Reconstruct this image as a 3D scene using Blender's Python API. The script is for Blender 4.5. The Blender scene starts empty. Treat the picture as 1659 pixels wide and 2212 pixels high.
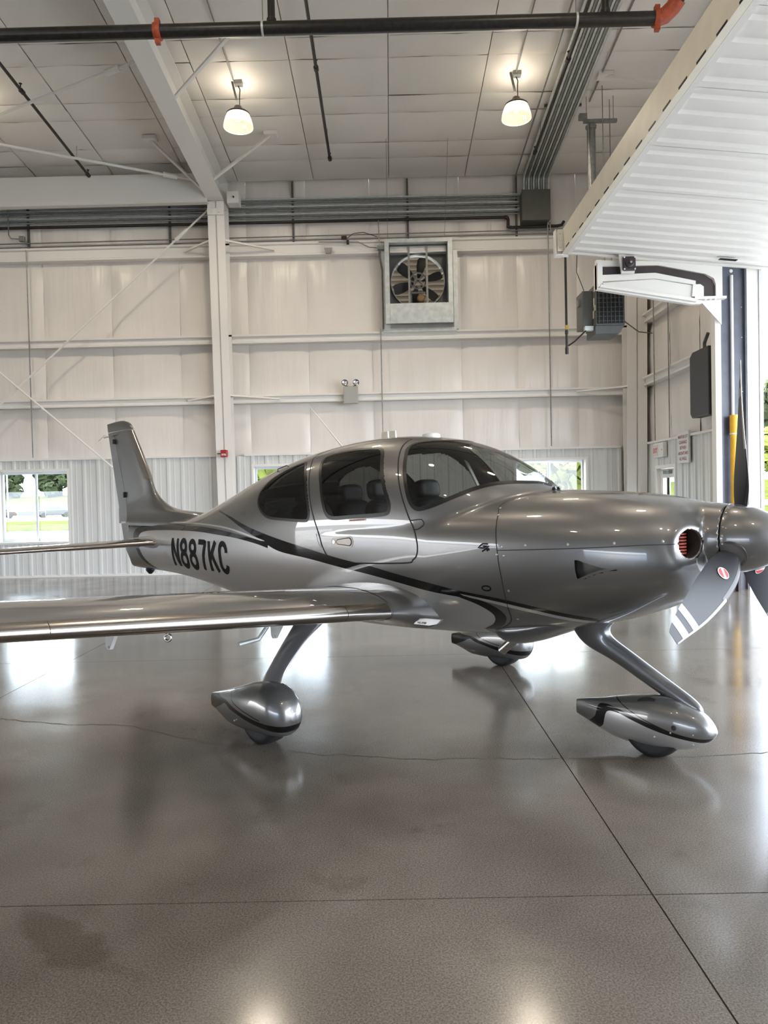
import bpy, math, random
import numpy as np
from mathutils import Matrix, Vector, Quaternion
random.seed(7); rng = np.random.default_rng(7)
scene = bpy.context.scene
COL = scene.collection
PI = math.pi
# ------------------------------------------------------------------ camera
CAM_H = 1.70
FPX, PCX, PCY = 1600.0, 829.5, 1106.0
_y = Vector((840 - PCX, -(1070 - PCY), FPX)).normalized()          # world +Y seen in the camera (x right, y up, z forward)
_z = Vector((-.022, 1, 0)); _z = (_z - _y * _z.dot(_y)).normalized()
_x = _z.cross(_y)
cam_d = bpy.data.cameras.new('camera'); cam = bpy.data.objects.new('camera', cam_d); COL.objects.link(cam)
rows = Matrix(((_x[0], _x[1], -_x[2]), (_y[0], _y[1], -_y[2]), (_z[0], _z[1], -_z[2])))   # columns = camera axes in the world
cam.matrix_world = Matrix.Translation((0, 0, CAM_H)) @ rows.to_4x4()
cam_d.sensor_fit = 'VERTICAL'; cam_d.sensor_height = 36.0; cam_d.lens = FPX * 36.0 / 2212
cam_d.clip_start = .05; cam_d.clip_end = 900
scene.camera = cam
# ------------------------------------------------------------------ sky, sun, exposure
scene.view_settings.view_transform = 'Standard'; scene.view_settings.look = 'None'
scene.view_settings.gamma = 1.0; scene.view_settings.use_curve_mapping = False
scene.view_settings.exposure = 1.48
scene.cycles.caustics_reflective = False; scene.cycles.caustics_refractive = False; scene.cycles.diffuse_bounces = 3; scene.cycles.glossy_bounces = 2; scene.cycles.max_bounces = 6; scene.cycles.adaptive_threshold = .025
world = bpy.data.worlds.new('sky'); scene.world = world; world.use_nodes = True
wn = world.node_tree; wn.nodes.clear()
wo = wn.nodes.new('ShaderNodeOutputWorld'); wb = wn.nodes.new('ShaderNodeBackground')
wt = wn.nodes.new('ShaderNodeTexCoord'); wno = wn.nodes.new('ShaderNodeTexNoise'); wr = wn.nodes.new('ShaderNodeValToRGB')
wmp = wn.nodes.new('ShaderNodeMapping'); wmp.inputs['Scale'].default_value = (1, 1, 2.2)
wno.inputs['Scale'].default_value = 2.3; wno.inputs['Detail'].default_value = 6
wr.color_ramp.elements[0].position = .40; wr.color_ramp.elements[0].color = (.60, .76, 1.0, 1)
wr.color_ramp.elements[1].position = .60; wr.color_ramp.elements[1].color = (1.0, 1.0, 1.0, 1)
wn.links.new(wt.outputs['Generated'], wmp.inputs[0]); wn.links.new(wmp.outputs[0], wno.inputs['Vector'])
wn.links.new(wno.outputs['Fac'], wr.inputs[0]); wn.links.new(wr.outputs[0], wb.inputs[0]); wn.links.new(wb.outputs[0], wo.inputs[0])
wb.inputs[1].default_value = 4.4
sun_d = bpy.data.lights.new('sun', 'SUN'); sun_d.energy = 4.2; sun_d.angle = .02; sun_d.color = (1, .95, .86)
sun = bpy.data.objects.new('sun', sun_d); COL.objects.link(sun)
sun.rotation_euler = Vector((.55, -.45, -1.25)).to_track_quat('-Z', 'Y').to_euler()
def portal(name, loc, rot, sx, sy):
    d = bpy.data.lights.new(name, 'AREA'); d.shape = 'RECTANGLE'; d.size = sx; d.size_y = sy; d.cycles.is_portal = True
    o = bpy.data.objects.new(name, d); COL.objects.link(o); o.location = loc; o.rotation_euler = rot; return o
portal('sky_portal_right', (6.6, 3.2, 2.65), (0, PI/2, 0), 5.3, 18.2)           # the open hangar door: faces -X into the hall
portal('sky_portal_left', (-38.6, 1.0, 1.6), (0, -PI/2, 0), 3.2, 22.0)          # the door at the other end of the hall
portal('sky_portal_front', (-20.0, -24.6, 1.3), (-PI/2, 0, 0), 28.0, 2.6)                  # the open side behind the camera
# ------------------------------------------------------------------ materials
MATS = {}
def N(nt, kind, **kw):
    n = nt.nodes.new(kind)
    for k, v in kw.items(): setattr(n, k, v)
    return n
def mat(name, col=(.8,.8,.8), rough=.5, metal=0., coat=0., coat_r=.03, spec=.5, emit=None, estr=0., var=None, bump=None, trans=0., rvar=None):
    """procedural Principled material; var=(scale, amount) mottles the colour, bump=(scale, strength[, stretch])"""
    if name in MATS: return MATS[name]
    m = bpy.data.materials.new(name); m.use_nodes = True; nt = m.node_tree
    b = nt.nodes['Principled BSDF']
    b.inputs['Base Color'].default_value = (*col, 1); b.inputs['Roughness'].default_value = rough
    b.inputs['Metallic'].default_value = metal; b.inputs['Coat Weight'].default_value = coat
    b.inputs['Coat Roughness'].default_value = coat_r; b.inputs['Specular IOR Level'].default_value = spec
    b.inputs['Transmission Weight'].default_value = trans
    if emit: b.inputs['Emission Color'].default_value = (*emit, 1); b.inputs['Emission Strength'].default_value = estr
    tc = N(nt, 'ShaderNodeTexCoord')
    if var:
        no = N(nt, 'ShaderNodeTexNoise'); no.inputs['Scale'].default_value = var[0]; no.inputs['Detail'].default_value = 5
        r = N(nt, 'ShaderNodeValToRGB'); a = var[1]
        r.color_ramp.elements[0].color = (*[c*(1-a) for c in col], 1); r.color_ramp.elements[1].color = (*[min(1, c*(1+a)) for c in col], 1)
        r.color_ramp.elements[0].position = .35; r.color_ramp.elements[1].position = .65
        nt.links.new(tc.outputs['Object'], no.inputs['Vector']); nt.links.new(no.outputs['Fac'], r.inputs[0]); nt.links.new(r.outputs[0], b.inputs['Base Color'])
    if bump:
        no = N(nt, 'ShaderNodeTexNoise'); no.inputs['Scale'].default_value = bump[0]; no.inputs['Detail'].default_value = 4
        mp = N(nt, 'ShaderNodeMapping'); mp.inputs['Scale'].default_value = bump[2] if len(bump) > 2 else (1,1,1)
        bp = N(nt, 'ShaderNodeBump'); bp.inputs['Strength'].default_value = bump[1]; bp.inputs['Distance'].default_value = .02
        nt.links.new(tc.outputs['Object'], mp.inputs[0]); nt.links.new(mp.outputs[0], no.inputs['Vector'])
        nt.links.new(no.outputs['Fac'], bp.inputs['Height']); nt.links.new(bp.outputs[0], b.inputs['Normal'])
    MATS[name] = m; return m
def glass_mat(name, tint, ior=1.5, rough=0.):
    if name in MATS: return MATS[name]
    m = bpy.data.materials.new(name); m.use_nodes = True; nt = m.node_tree; nt.nodes.clear()
    o = N(nt, 'ShaderNodeOutputMaterial'); t = N(nt, 'ShaderNodeBsdfTransparent'); g = N(nt, 'ShaderNodeBsdfGlossy'); x = N(nt, 'ShaderNodeMixShader'); f = N(nt, 'ShaderNodeFresnel')
    t.inputs[0].default_value = (*tint, 1); g.inputs['Roughness'].default_value = rough; f.inputs[0].default_value = ior
    ge = N(nt, 'ShaderNodeNewGeometry'); mr = N(nt, 'ShaderNodeMapRange'); mr.inputs[3].default_value = ior; mr.inputs[4].default_value = 1/ior     # the same reflectance from either side of a thin sheet
    nt.links.new(ge.outputs['Backfacing'], mr.inputs[0]); nt.links.new(mr.outputs[0], f.inputs[0])
    nt.links.new(f.outputs[0], x.inputs[0]); nt.links.new(t.outputs[0], x.inputs[1]); nt.links.new(g.outputs[0], x.inputs[2]); nt.links.new(x.outputs[0], o.inputs[0])
    MATS[name] = m; return m
white_steel = mat('white_painted_steel', (.87,.85,.81), .45)
vinyl = mat('white_vinyl_facing', (.84,.80,.75), .30, spec=.5, bump=(1.6,1.0,(2.6,2.6,.22)), var=(.7,.035))
vinyl_roof = mat('white_vinyl_roof_facing', (.88,.845,.795), .42, bump=(2.0,.5,(1,.35,1)), var=(.6,.04))
liner = mat('ribbed_liner_metal', (.72,.73,.71), .42, var=(.8,.02))
door_white = mat('door_white_sheet', (.84,.815,.78), .4, var=(3,.02))
cream_steel = mat('cream_primer_steel', (.74,.69,.58), .5, var=(4,.04))
galv = mat('galvanised_steel', (.27,.28,.275), .42, metal=.6, var=(14,.14))
galv_light = mat('galvanised_light', (.62,.66,.65), .45, metal=.35, var=(9,.10))
dark_steel = mat('dark_strut_steel', (.10,.105,.10), .5, metal=.3, var=(20,.2))
black_pipe = mat('black_painted_pipe', (.018,.016,.015), .35, var=(18,.4))
red_iron = mat('orange_red_coupling', (.40,.075,.03), .5, var=(20,.2))
box_grey = mat('grey_enamel', (.115,.118,.10), .5, var=(8,.05))
heater_grey = mat('heater_grey', (.105,.115,.112), .45, var=(8,.06))
black_plastic = mat('black_plastic', (.015,.015,.016), .4)
brown_steel = mat('brown_door_track', (.045,.032,.035), .45, var=(6,.15))
slate_track = mat('slate_track_channel', (.105,.115,.15), .45, var=(6,.1))
yellow = mat('yellow_guard', (.78,.42,.03), .45, var=(7,.06))
rubber = mat('tyre_rubber', (.012,.012,.013), .6, bump=(60,.1))
red_plastic = mat('red_enamel', (.35,.012,.018), .35)
white_plastic = mat('white_plastic', (.8,.8,.77), .4)
sign_red = mat('sign_red', (.55,.06,.05), .5)
sign_ink = mat('sign_ink', (.30,.03,.04), .6)
ink_black = mat('ink_black', (.010,.010,.011), .5, spec=.15)
alu = mat('window_aluminium', (.62,.64,.65), .35, metal=.4)
pane = glass_mat('clear_pane', (.93,.96,.95))
tint = glass_mat('tinted_acrylic', (.40,.40,.39), 1.55)
tint_dark = glass_mat('dark_tinted_acrylic', (.16,.16,.155), 1.55)
tint_clear = glass_mat('windshield_acrylic', (.50,.505,.485), 1.55)
# ------------------------------------------------------------------ mesh helpers
class MB:
    """collects shapes; build() links them as one mesh object"""
    def __init__(s): s.v = []; s.f = []
    def add(s, v, f):
        o = len(s.v); s.v += [tuple(map(float, p)) for p in v]; s.f += [tuple(i + o for i in q) for q in f]; return s
    def box(s, x0, x1, y0, y1, z0, z1):
        return s.add([(x0,y0,z0),(x1,y0,z0),(x1,y1,z0),(x0,y1,z0),(x0,y0,z1),(x1,y0,z1),(x1,y1,z1),(x0,y1,z1)],
                     [(0,3,2,1),(4,5,6,7),(0,1,5,4),(1,2,6,5),(2,3,7,6),(3,0,4,7)])
    def prism(s, poly, a, b, axis=1):
        """2-D polygon extruded from a to b along axis (0: poly is (y,z); 1: (x,z); 2: (x,y))"""
        def p(u, w, c): return {0:(c,u,w), 1:(u,c,w), 2:(u,w,c)}[axis]
        n = len(poly); v = [p(u,w,a) for u,w in poly] + [p(u,w,b) for u,w in poly]
        return s.add(v, [tuple(range(n)), tuple(range(2*n-1, n-1, -1))] + [(i, n+i, n+(i+1)%n, (i+1)%n) for i in range(n)])
    def tube(s, path, r, n=10, cap=True):
        P = [Vector(p) for p in path]; rr = r if isinstance(r, (list, tuple)) else [r]*len(P)
        ref = None; rings = []
        for i, p in enumerate(P):
            d = (P[min(i+1, len(P)-1)] - P[max(i-1, 0)]).normalized()
            if ref is None:
                ref = d.orthogonal().normalized()
            ref = (ref - d*ref.dot(d)).normalized(); b = d.cross(ref)
            rings.append([p + (ref*math.cos(2*PI*k/n) + b*math.sin(2*PI*k/n))*rr[i] for k in range(n)])
        v = [q for R in rings for q in R]; f = []
        for i in range(len(P)-1):
            for k in range(n):
                f.append((i*n+k, i*n+(k+1)%n, (i+1)*n+(k+1)%n, (i+1)*n+k))
        if cap: f += [tuple(range(n-1,-1,-1)), tuple((len(P)-1)*n+k for k in range(n))]
        return s.add(v, f)
    def bar(s, a, b, w, h, up=(0,0,1)):
        a, b = Vector(a), Vector(b); d = (b-a).normalized(); u = Vector(up); u = (u - d*u.dot(d))
        if u.length < 1e-4: u = d.orthogonal()
        u.normalize(); t = d.cross(u)
        v = []
        for p in (a, b): v += [p + t*x*w/2 + u*y*h/2 for x, y in ((-1,-1),(1,-1),(1,1),(-1,1))]
        return s.add(v, [(0,1,2,3),(7,6,5,4),(0,4,5,1),(1,5,6,2),(2,6,7,3),(3,7,4,0)])
    def lathe(s, prof, o=(0,0,0), axis=(0,0,1), n=32, closed=False):
        q = Vector((0,0,1)).rotation_difference(Vector(axis)); o = Vector(o); v = []
        for r, z in prof: v += [o + q @ Vector((r*math.cos(2*PI*k/n), r*math.sin(2*PI*k/n), z)) for k in range(n)]
        m = len(prof); f = []
        for i in range(m if closed else m-1):
            j = (i+1) % m
            for k in range(n): f.append((i*n+k, i*n+(k+1)%n, j*n+(k+1)%n, j*n+k))
        return s.add(v, f)
    def disc(s, o, axis, r, n=24):
        q = Vector((0,0,1)).rotation_difference(Vector(axis)); o = Vector(o)
        return s.add([o + q @ Vector((r*math.cos(2*PI*k/n), r*math.sin(2*PI*k/n), 0)) for k in range(n)], [tuple(range(n))])
    def build(s, name, m, parent=None, smooth=True, angle=32, bevel=0.):
        return mesh_obj(name, s.v, s.f, m, parent, smooth, angle, bevel)
def mesh_obj(name, v, f, m, parent=None, smooth=True, angle=32, bevel=0., normals=None):
    me = bpy.data.meshes.new(name); me.from_pydata([tuple(map(float, p)) for p in v], [], f); me.update()
    if m: me.materials.append(m)
    if smooth:
        me.polygons.foreach_set('use_smooth', [True]*len(me.polygons))
        if normals is not None: me.normals_split_custom_set_from_vertices([tuple(n) for n in normals])
        elif angle < 180: me.set_sharp_from_angle(angle=math.radians(angle))
    o = bpy.data.objects.new(name, me); COL.objects.link(o)
    if parent: o.parent = parent
    if bevel:
        b = o.modifiers.new('bevel', 'BEVEL'); b.width = bevel; b.segments = 2; b.limit_method = 'ANGLE'; b.harden_normals = False
    return o
def empty(name, loc=(0,0,0), rz=0.):
    o = bpy.data.objects.new(name, None); COL.objects.link(o); o.location = loc; o.rotation_euler = (0,0,rz); o.empty_display_size = .1; return o
def tag(o, label=None, cat=None, group=None, kind=None):
    if label: o['label'] = label
    if cat: o['category'] = cat
    if group: o['group'] = group
    if kind: o['kind'] = kind
    return o
def struct(o, label=None):
    o['kind'] = 'structure'
    if label: o['label'] = label
    return o
def dup(o, parent=None):
    c = o.copy(); COL.objects.link(c); c.parent = parent
    for ch in list(o.children): dup(ch, c)
    return c
def text_mesh(txt, size=1., bold=0., spacing=1.):
    cu = bpy.data.curves.new('lettering', 'FONT'); cu.body = txt; cu.size = size; cu.offset = bold; cu.align_x = 'CENTER'; cu.align_y = 'CENTER'; cu.space_character = spacing
    o = bpy.data.objects.new('lettering', cu); COL.objects.link(o)
    dg = bpy.context.evaluated_depsgraph_get(); me = bpy.data.meshes.new_from_object(o.evaluated_get(dg))
    v = [tuple(p.co) for p in me.vertices]; f = [tuple(p.vertices) for p in me.polygons]
    bpy.data.objects.remove(o); bpy.data.curves.remove(cu); bpy.data.meshes.remove(me)
    return v, f
def text_on(name, txt, origin, right, up, size, m, parent, bold=0., spacing=1., narrow=1.):
    v, f = text_mesh(txt, size, bold, spacing); o, r, u = Vector(origin), Vector(right), Vector(up)
    return mesh_obj(name, [o + r*p[0]*narrow + u*p[1] for p in v], f, m, parent, smooth=False)
# ================================================================== the hall
WY, RX = 16.85, 5.80              # inner faces of the back wall and of the right end wall
LX, FY = -38.0, -24.0
EAVE, SL = 8.84, .083
def ceil_z(y): return EAVE + SL*((WY - y) if y > 1.9 else (WY - 3.8 + y))
# ---- floor: cast slabs with sawn joints
fm = bpy.data.materials.new('polished_concrete'); fm.use_nodes = True; nt = fm.node_tree; b = nt.nodes['Principled BSDF']
geo = N(nt, 'ShaderNodeNewGeometry')
def noise(scale, detail=5, rough=.55, dist=0., vec=None):
    n = N(nt, 'ShaderNodeTexNoise'); n.inputs['Scale'].default_value = scale; n.inputs['Detail'].default_value = detail; n.inputs['Roughness'].default_value = rough
    n.inputs['Distortion'].default_value = dist; nt.links.new(vec or geo.outputs['Position'], n.inputs['Vector']); return n
def ramp(src, p0, c0, p1, c1):
    r = N(nt, 'ShaderNodeValToRGB'); e = r.color_ramp.elements; e[0].position = p0; e[1].position = p1
    e[0].color = (*c0, 1) if len(c0) == 3 else c0; e[1].color = (*c1, 1) if len(c1) == 3 else c1; nt.links.new(src, r.inputs[0]); return r
def mixc(a, bb, fac, mode='MIX'):
    m = N(nt, 'ShaderNodeMix', data_type='RGBA', blend_type=mode)
    if hasattr(fac, 'links'): nt.links.new(fac, m.inputs[0])
    else: m.inputs[0].default_value = fac
    for s, i in ((a, 6), (bb, 7)):
        if hasattr(s, 'links'): nt.links.new(s, m.inputs[i])
        else: m.inputs[i].default_value = (*s, 1)
    return m.outputs[2]
cloud = ramp(noise(.55, 4, .6).outputs['Fac'], .32, (.094,.081,.066), .68, (.176,.156,.132))
speck = ramp(noise(130, 2, .75).outputs['Fac'], .36, (.52,.52,.52), .64, (1.52,1.50,1.46))
c = mixc(cloud.outputs[0], speck.outputs[0], .8, 'MULTIPLY')
stain = ramp(noise(2.1, 4, .65).outputs['Fac'], .60, (1,1,1), .72, (.72,.68,.63))
c = mixc(c, stain.outputs[0], .8, 'MULTIPLY')
# the damp patch beside the joint, with its own outline
mp = N(nt, 'ShaderNodeMapping', vector_type='POINT'); mp.inputs['Location'].default_value = (1.28, -2.83, 0)
nt.links.new(geo.outputs['Position'], mp.inputs[0])
vr = N(nt, 'ShaderNodeVectorRotate', rotation_type='Z_AXIS'); vr.inputs['Angle'].default_value = .68; nt.links.new(mp.outputs[0], vr.inputs[0])
ms = N(nt, 'ShaderNodeMapping'); ms.inputs['Scale'].default_value = (2.6, 7.5, 0); nt.links.new(vr.outputs[0], ms.inputs[0])
wob = noise(5, 2, .6); wv = N(nt, 'ShaderNodeVectorMath', operation='MULTIPLY_ADD'); nt.links.new(wob.outputs['Color'], wv.inputs[0]); wv.inputs[1].default_value = (1.7,1.7,0); nt.links.new(ms.outputs[0], wv.inputs[2])
off = N(nt, 'ShaderNodeVectorMath', operation='SUBTRACT'); nt.links.new(wv.outputs[0], off.inputs[0]); off.inputs[1].default_value = (.85,.85,0)
ln = N(nt, 'ShaderNodeVectorMath', operation='LENGTH'); nt.links.new(off.outputs[0], ln.inputs[0])
patch = ramp(ln.outputs['Value'],   .70, (.74,.71,.66), 1.05, (1,1,1)); c = mixc(c, patch.outputs[0], 1., 'MULTIPLY')
nt.links.new(c, b.inputs['Base Color'])
rr = ramp(noise(1.3, 2).outputs['Fac'], .3, (.125,)*3, .7, (.21,)*3); nt.links.new(rr.outputs[0], b.inputs['Roughness'])
b.inputs['Specular IOR Level'].default_value = .62
bn = noise(160, 1, .7); bp = N(nt, 'ShaderNodeBump'); bp.inputs['Strength'].default_value = .02; bp.inputs['Distance'].default_value = .002
nt.links.new(bn.outputs['Fac'], bp.inputs['Height']); nt.links.new(bp.outputs[0], b.inputs['Normal'])
joint_m = mat('joint_filler', (.075,.06,.045), .7)
floor = struct(MB().box(LX-.3, RX+.6, FY-.3, WY+.4, -.25, -.008).build('floor', joint_m, smooth=False))
jx = [LX-.3] + [-35.09,-30.57,-26.05,-21.53,-17.01,-12.49,-7.97,-3.45,1.07,5.59] + [RX+.6]; jy = [FY-.3, -20.62, -15.88, -11.14, -6.40, -1.66, 3.08, 7.82, 12.56, WY+.4]
for i in range(len(jx)-1):
    for j in range(len(jy)-1):
        g = .0035
        MB().box(jx[i]+g, jx[i+1]-g, jy[j]+g, jy[j+1]-g, -.2, 0).build('slab', fm, floor, smooth=False)
# shrinkage crack wandering across the slabs, a hair-line sliver sitting in the surface
crack_m = mat('crack_dirt', (.055,.047,.04), .8)
def crack(pts, w, name='crack'):
    P = []
    for a, q in zip(pts[:-1], pts[1:]):
        n = max(2, int(math.dist(a, q)/.06))
        for k in range(n): u = k/n; P.append((a[0]+(q[0]-a[0])*u + rng.normal(0,.008), a[1]+(q[1]-a[1])*u + rng.normal(0,.012)))
    P.append(pts[-1]); mb = MB(); v = []
    for i, p in enumerate(P):
        ww = w*(.4 + .9*rng.random()); v += [(p[0], p[1]-ww, .0012), (p[0], p[1]+ww, .0012)]
    mb.add(v, [(2*i, 2*i+2, 2*i+3, 2*i+1) for i in range(len(P)-1)]); mb.build(name, crack_m, floor, smooth=False)
crack([(-3.4,5.84),(-3.1,5.80),(-2.5,5.62),(-2.05,5.58),(-1.6,5.30),(-1.2,5.08),(-.6,4.88),(.14,4.73),(.9,4.70),(1.6,4.66),(2.4,4.72),(3.2,4.66)], .004)
crack([(-2.05,5.58),(-1.9,5.9),(-1.5,6.1),(-1.1,6.6)], .002)
# ---- roof facing: draped panels between purlin lines and bands
ceiling = struct(MB().add([(LX,1.9,ceil_z(1.9)+.03),(RX+.2,1.9,ceil_z(1.9)+.03),(RX+.2,WY+.1,ceil_z(WY+.1)+.03),(LX,WY+.1,ceil_z(WY+.1)+.03),
    (LX,FY,ceil_z(FY)+.03),(RX+.2,FY,ceil_z(FY)+.03)], [(0,1,2,3),(4,5,1,0)]).build('ceiling', mat('seam_tape', (.74,.71,.66), .6), smooth=False))
bands = [-9.3,-7.6,-5.9,-4.3,-3.24,-1.54,.15,1.86,3.56,5.27,RX+.1]
ylines = [16.84,16.0,15.4,14.4,13.86,12.82,12.28,11.25,10.72,9.7,9.15,8.1,7.6]
def drape_panel(x0, x1, y0, y1, name='panel'):
    n = 6; v = []; f = []
    for j in range(n+1):
        for i in range(n+1):
            u, w = i/n, j/n; x = x0+(x1-x0)*u; y = y0+(y1-y0)*w
            sag = .035*(1-(2*w-1)**4)*(1-(2*u-1)**6) + .004*rng.normal()
            v.append((x, y, ceil_z(y) - sag))
    for j in range(n):
        for i in range(n): a = j*(n+1)+i; f.append((a, a+n+1, a+n+2, a+1))
    return mesh_obj(name, v, f, vinyl_roof, ceiling, True, 60)
for i in range(len(bands)-1):
    for j in range(len(ylines)-1):
        drape_panel(bands[i]+.007, bands[i+1]-.007, ylines[j+1]+.004, ylines[j]-.004)
MB().add([(LX,1.9,ceil_z(1.9)),(bands[0],1.9,ceil_z(1.9)),(bands[0],WY,ceil_z(WY)),(LX,WY,ceil_z(WY))], [(3,2,1,0)]).build('panel', vinyl_roof, ceiling, smooth=False)
MB().add([(LX,FY,ceil_z(FY)),(RX+.1,FY,ceil_z(FY)),(RX+.1,1.9,ceil_z(1.9)),(LX,1.9,ceil_z(1.9))], [(3,2,1,0)]).build('panel', vinyl_roof, ceiling, smooth=False)
MB().add([(bands[0],1.9,ceil_z(1.9)),(RX+.1,1.9,ceil_z(1.9)),(RX+.1,7.6,ceil_z(7.6)),(bands[0],7.6,ceil_z(7.6))], [(3,2,1,0)]).build('panel', vinyl_roof, ceiling, smooth=False)
# ---- back wall
WINS = [(-8.88,-7.30), (-3.05,-1.47), (2.88,4.46)]; WZ0, WZ1, LT = .82, 2.42, 2.66
FANX0, FANX1, FANZ0, FANZ1 = .06, 1.46, 5.90, 7.28
wall_back = MB()                                                    # outer sheeting behind everything, with the openings left free
xs = sorted([LX-.3, RX+.3] + [a for w in WINS for a in w] + [FANX0, FANX1])
for a, q in zip(xs[:-1], xs[1:]):
    m_ = (a+q)/2
    if any(w[0] < m_ < w[1] for w in WINS): zs = [(-.1,WZ0),(WZ1,9.2)]
    elif FANX0 < m_ < FANX1: zs = [(-.1,FANZ0),(FANZ1,9.2)]
    else: zs = [(-.1,9.2)]
    for z0, z1 in zs: wall_back.box(a, q, WY+.16, WY+.24, z0, z1)
wall_back = struct(wall_back.build('wall_back', white_steel, smooth=False))
rows_z = [(2.70,3.84),(4.02,5.18),(5.37,7.12),(7.40,8.84)]
seams = [-9.3,-7.75,-6.2,-4.65,-3.1,-1.75,-.30,1.72,3.0,4.35,RX+.02]
def wall_panel(p0, p1, z0, z1, axis, parent, depth=.05):
    """vinyl facing stretched between girts, bellied outward and puckered along its edges"""
    n, k = 14, 7; v = []; f = []; ph = rng.random()*9
    for j in range(k+1):
        for i in range(n+1):
            u, w = i/n, j/k; e = (1-(2*w-1)**4); q = p0+(p1-p0)*u; z = z0+(z1-z0)*w
            d = depth*e*(1-(2*u-1)**8) + .006*math.sin(u*23+ph)*(1-w)**2 + .007*math.sin(u*17+2*ph)*w**3 + .004*rng.normal()*e
            v.append((q, WY+.05-d, z) if axis == 'x' else (RX+.05-d, q, z))
    for j in range(k):
        for i in range(n): a = j*(n+1)+i; f.append((a, a+1, a+n+2, a+n+1) if axis == 'x' else (a, a+n+1, a+n+2, a+1))
    return mesh_obj('panel', v, f, vinyl, parent, True, 70)
for z0, z1 in rows_z:
    for a, q in zip(seams[:-1], seams[1:]):
        if z0 == 5.37 and a == -.30:                               # the fan fills this bay
            continue
        wall_panel(a+.001, q-.001, z0-.10, z1+.08, 'x', wall_back)
MB().box(-.30,FANX0,WY+.04,WY+.1,5.2,7.4).box(FANX1,1.72,WY+.04,WY+.1,5.2,7.4).box(FANX0,FANX1,WY+.04,WY+.1,5.2,FANZ0).build('panel', vinyl, wall_back, smooth=False)
wall_panel(LX, -9.31, 2.6, 8.9, 'x', wall_back, .02)
def girt(z0, z1, name='girt'):
    """rolled Z girt: sloping top flange, recessed web, lower lip"""
    prof = [(WY+.06,z0),(WY-.17,z0),(WY-.17,z0+.035),(WY-.145,z0+.05),(WY-.145,z1-.055),(WY-.20,z1-.04),(WY-.20,z1),(WY+.06,z1)]
    return MB().prism(prof, LX, RX+.02, 0).build(name, white_steel, wall_back, smooth=False)
for z0, z1 in ((3.84,4.02),(5.18,5.37),(7.12,7.40)): girt(z0, z1)
def ribbed(parent, p0, p1, z0, z1, axis, holes=(), first=0.):
    """liner sheets 0.96 m wide, three raised ribs each; holes=[(a,b,z0,z1)]"""
    pos = p0; idx = 0
    while pos < p1-.02:
        end = min(pos+.96, p1); cols = []
        x = pos
        for r in range(3):
            for dx, d in ((0,.0),(.07,.0),(.095,.028),(.145,.028),(.17,.0),(.235,.0),(.245,.006),(.265,.006),(.275,0)):
                if x+dx < end: cols.append((x+dx, d))
            x += .32
        cols.append((end, 0.)); mb = MB()
        extra = sorted({h for hh in holes for h in hh[:2] if pos < h < end})
        for h in extra: cols.append((h, float(np.interp(h, [c[0] for c in sorted(cols)], [c[1] for c in sorted(cols)]))))
        cols.sort()
        for (a, da), (q, dq) in zip(cols[:-1], cols[1:]):
            if q-a < 1e-5: continue
            m_ = (a+q)/2; spans = [(z0,z1)]
            for h in holes:
                if h[0] < m_ < h[1]: spans = [s for s in ((z0,h[2]),(h[3],z1)) if s[1]-s[0] > .01]
            for s0, s1 in spans:
                P = lambda p, d, z: (p, WY-.03-d, z) if axis == 'x' else (RX-.03-d, p, z)
                mb.add([P(a,da,s0),P(q,dq,s0),P(q,dq,s1),P(a,da,s1)], [(0,1,2,3) if axis == 'x' else (3,2,1,0)])
        mb.build('liner_sheet', liner, parent, True, 20); pos = end; idx += 1
ribbed(wall_back, -9.6, 5.30, .04, LT, 'x', [(w[0]-.04,w[1]+.04,WZ0-.04,WZ1+.04) for w in WINS])
MB().box(LX, -9.6, WY-.05, WY, .0, LT).build('liner_sheet', liner, wall_back, smooth=False)
MB().box(LX, -3.9, WY-.085, WY+.02, LT, LT+.045).build('cap_trim', white_steel, wall_back, smooth=False)
MB().box(-3.25, 5.26, WY-.085, WY+.02, LT, LT+.045).build('cap_trim', white_steel, wall_back, smooth=False)
struct(MB().box(LX, RX, WY-.055, WY, 0, .05).build('baseboard_back', white_steel, smooth=False))
for k, (a, q) in enumerate(WINS):
    w = struct(MB().box(a-.05,a,WY-.07,WY+.2,WZ0-.05,WZ1+.05).box(q,q+.05,WY-.07,WY+.2,WZ0-.05,WZ1+.05).box(a,q,WY-.07,WY+.2,WZ1,WZ1+.05).box(a,q,WY-.09,WY+.2,WZ0-.05,WZ0).build('window_%d' % (k+1), white_steel, smooth=False))
    mid = (a+q)/2; fr = .045
    for s0, s1, yy in ((a, mid+.03, WY+.11), (mid-.03, q, WY+.145)):
        MB().box(s0,s0+fr,yy-.02,yy+.02,WZ0,WZ1).box(s1-fr,s1,yy-.02,yy+.02,WZ0,WZ1).box(s0+fr,s1-fr,yy-.02,yy+.02,WZ0,WZ0+.07).box(s0+fr,s1-fr,yy-.02,yy+.02,WZ1-.06,WZ1).build('sash', alu, w, smooth=False)
        MB().box(s0+fr,s1-fr,yy-.003,yy+.003,WZ0+.07,WZ1-.06).build('pane', pane, w, smooth=False)
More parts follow.
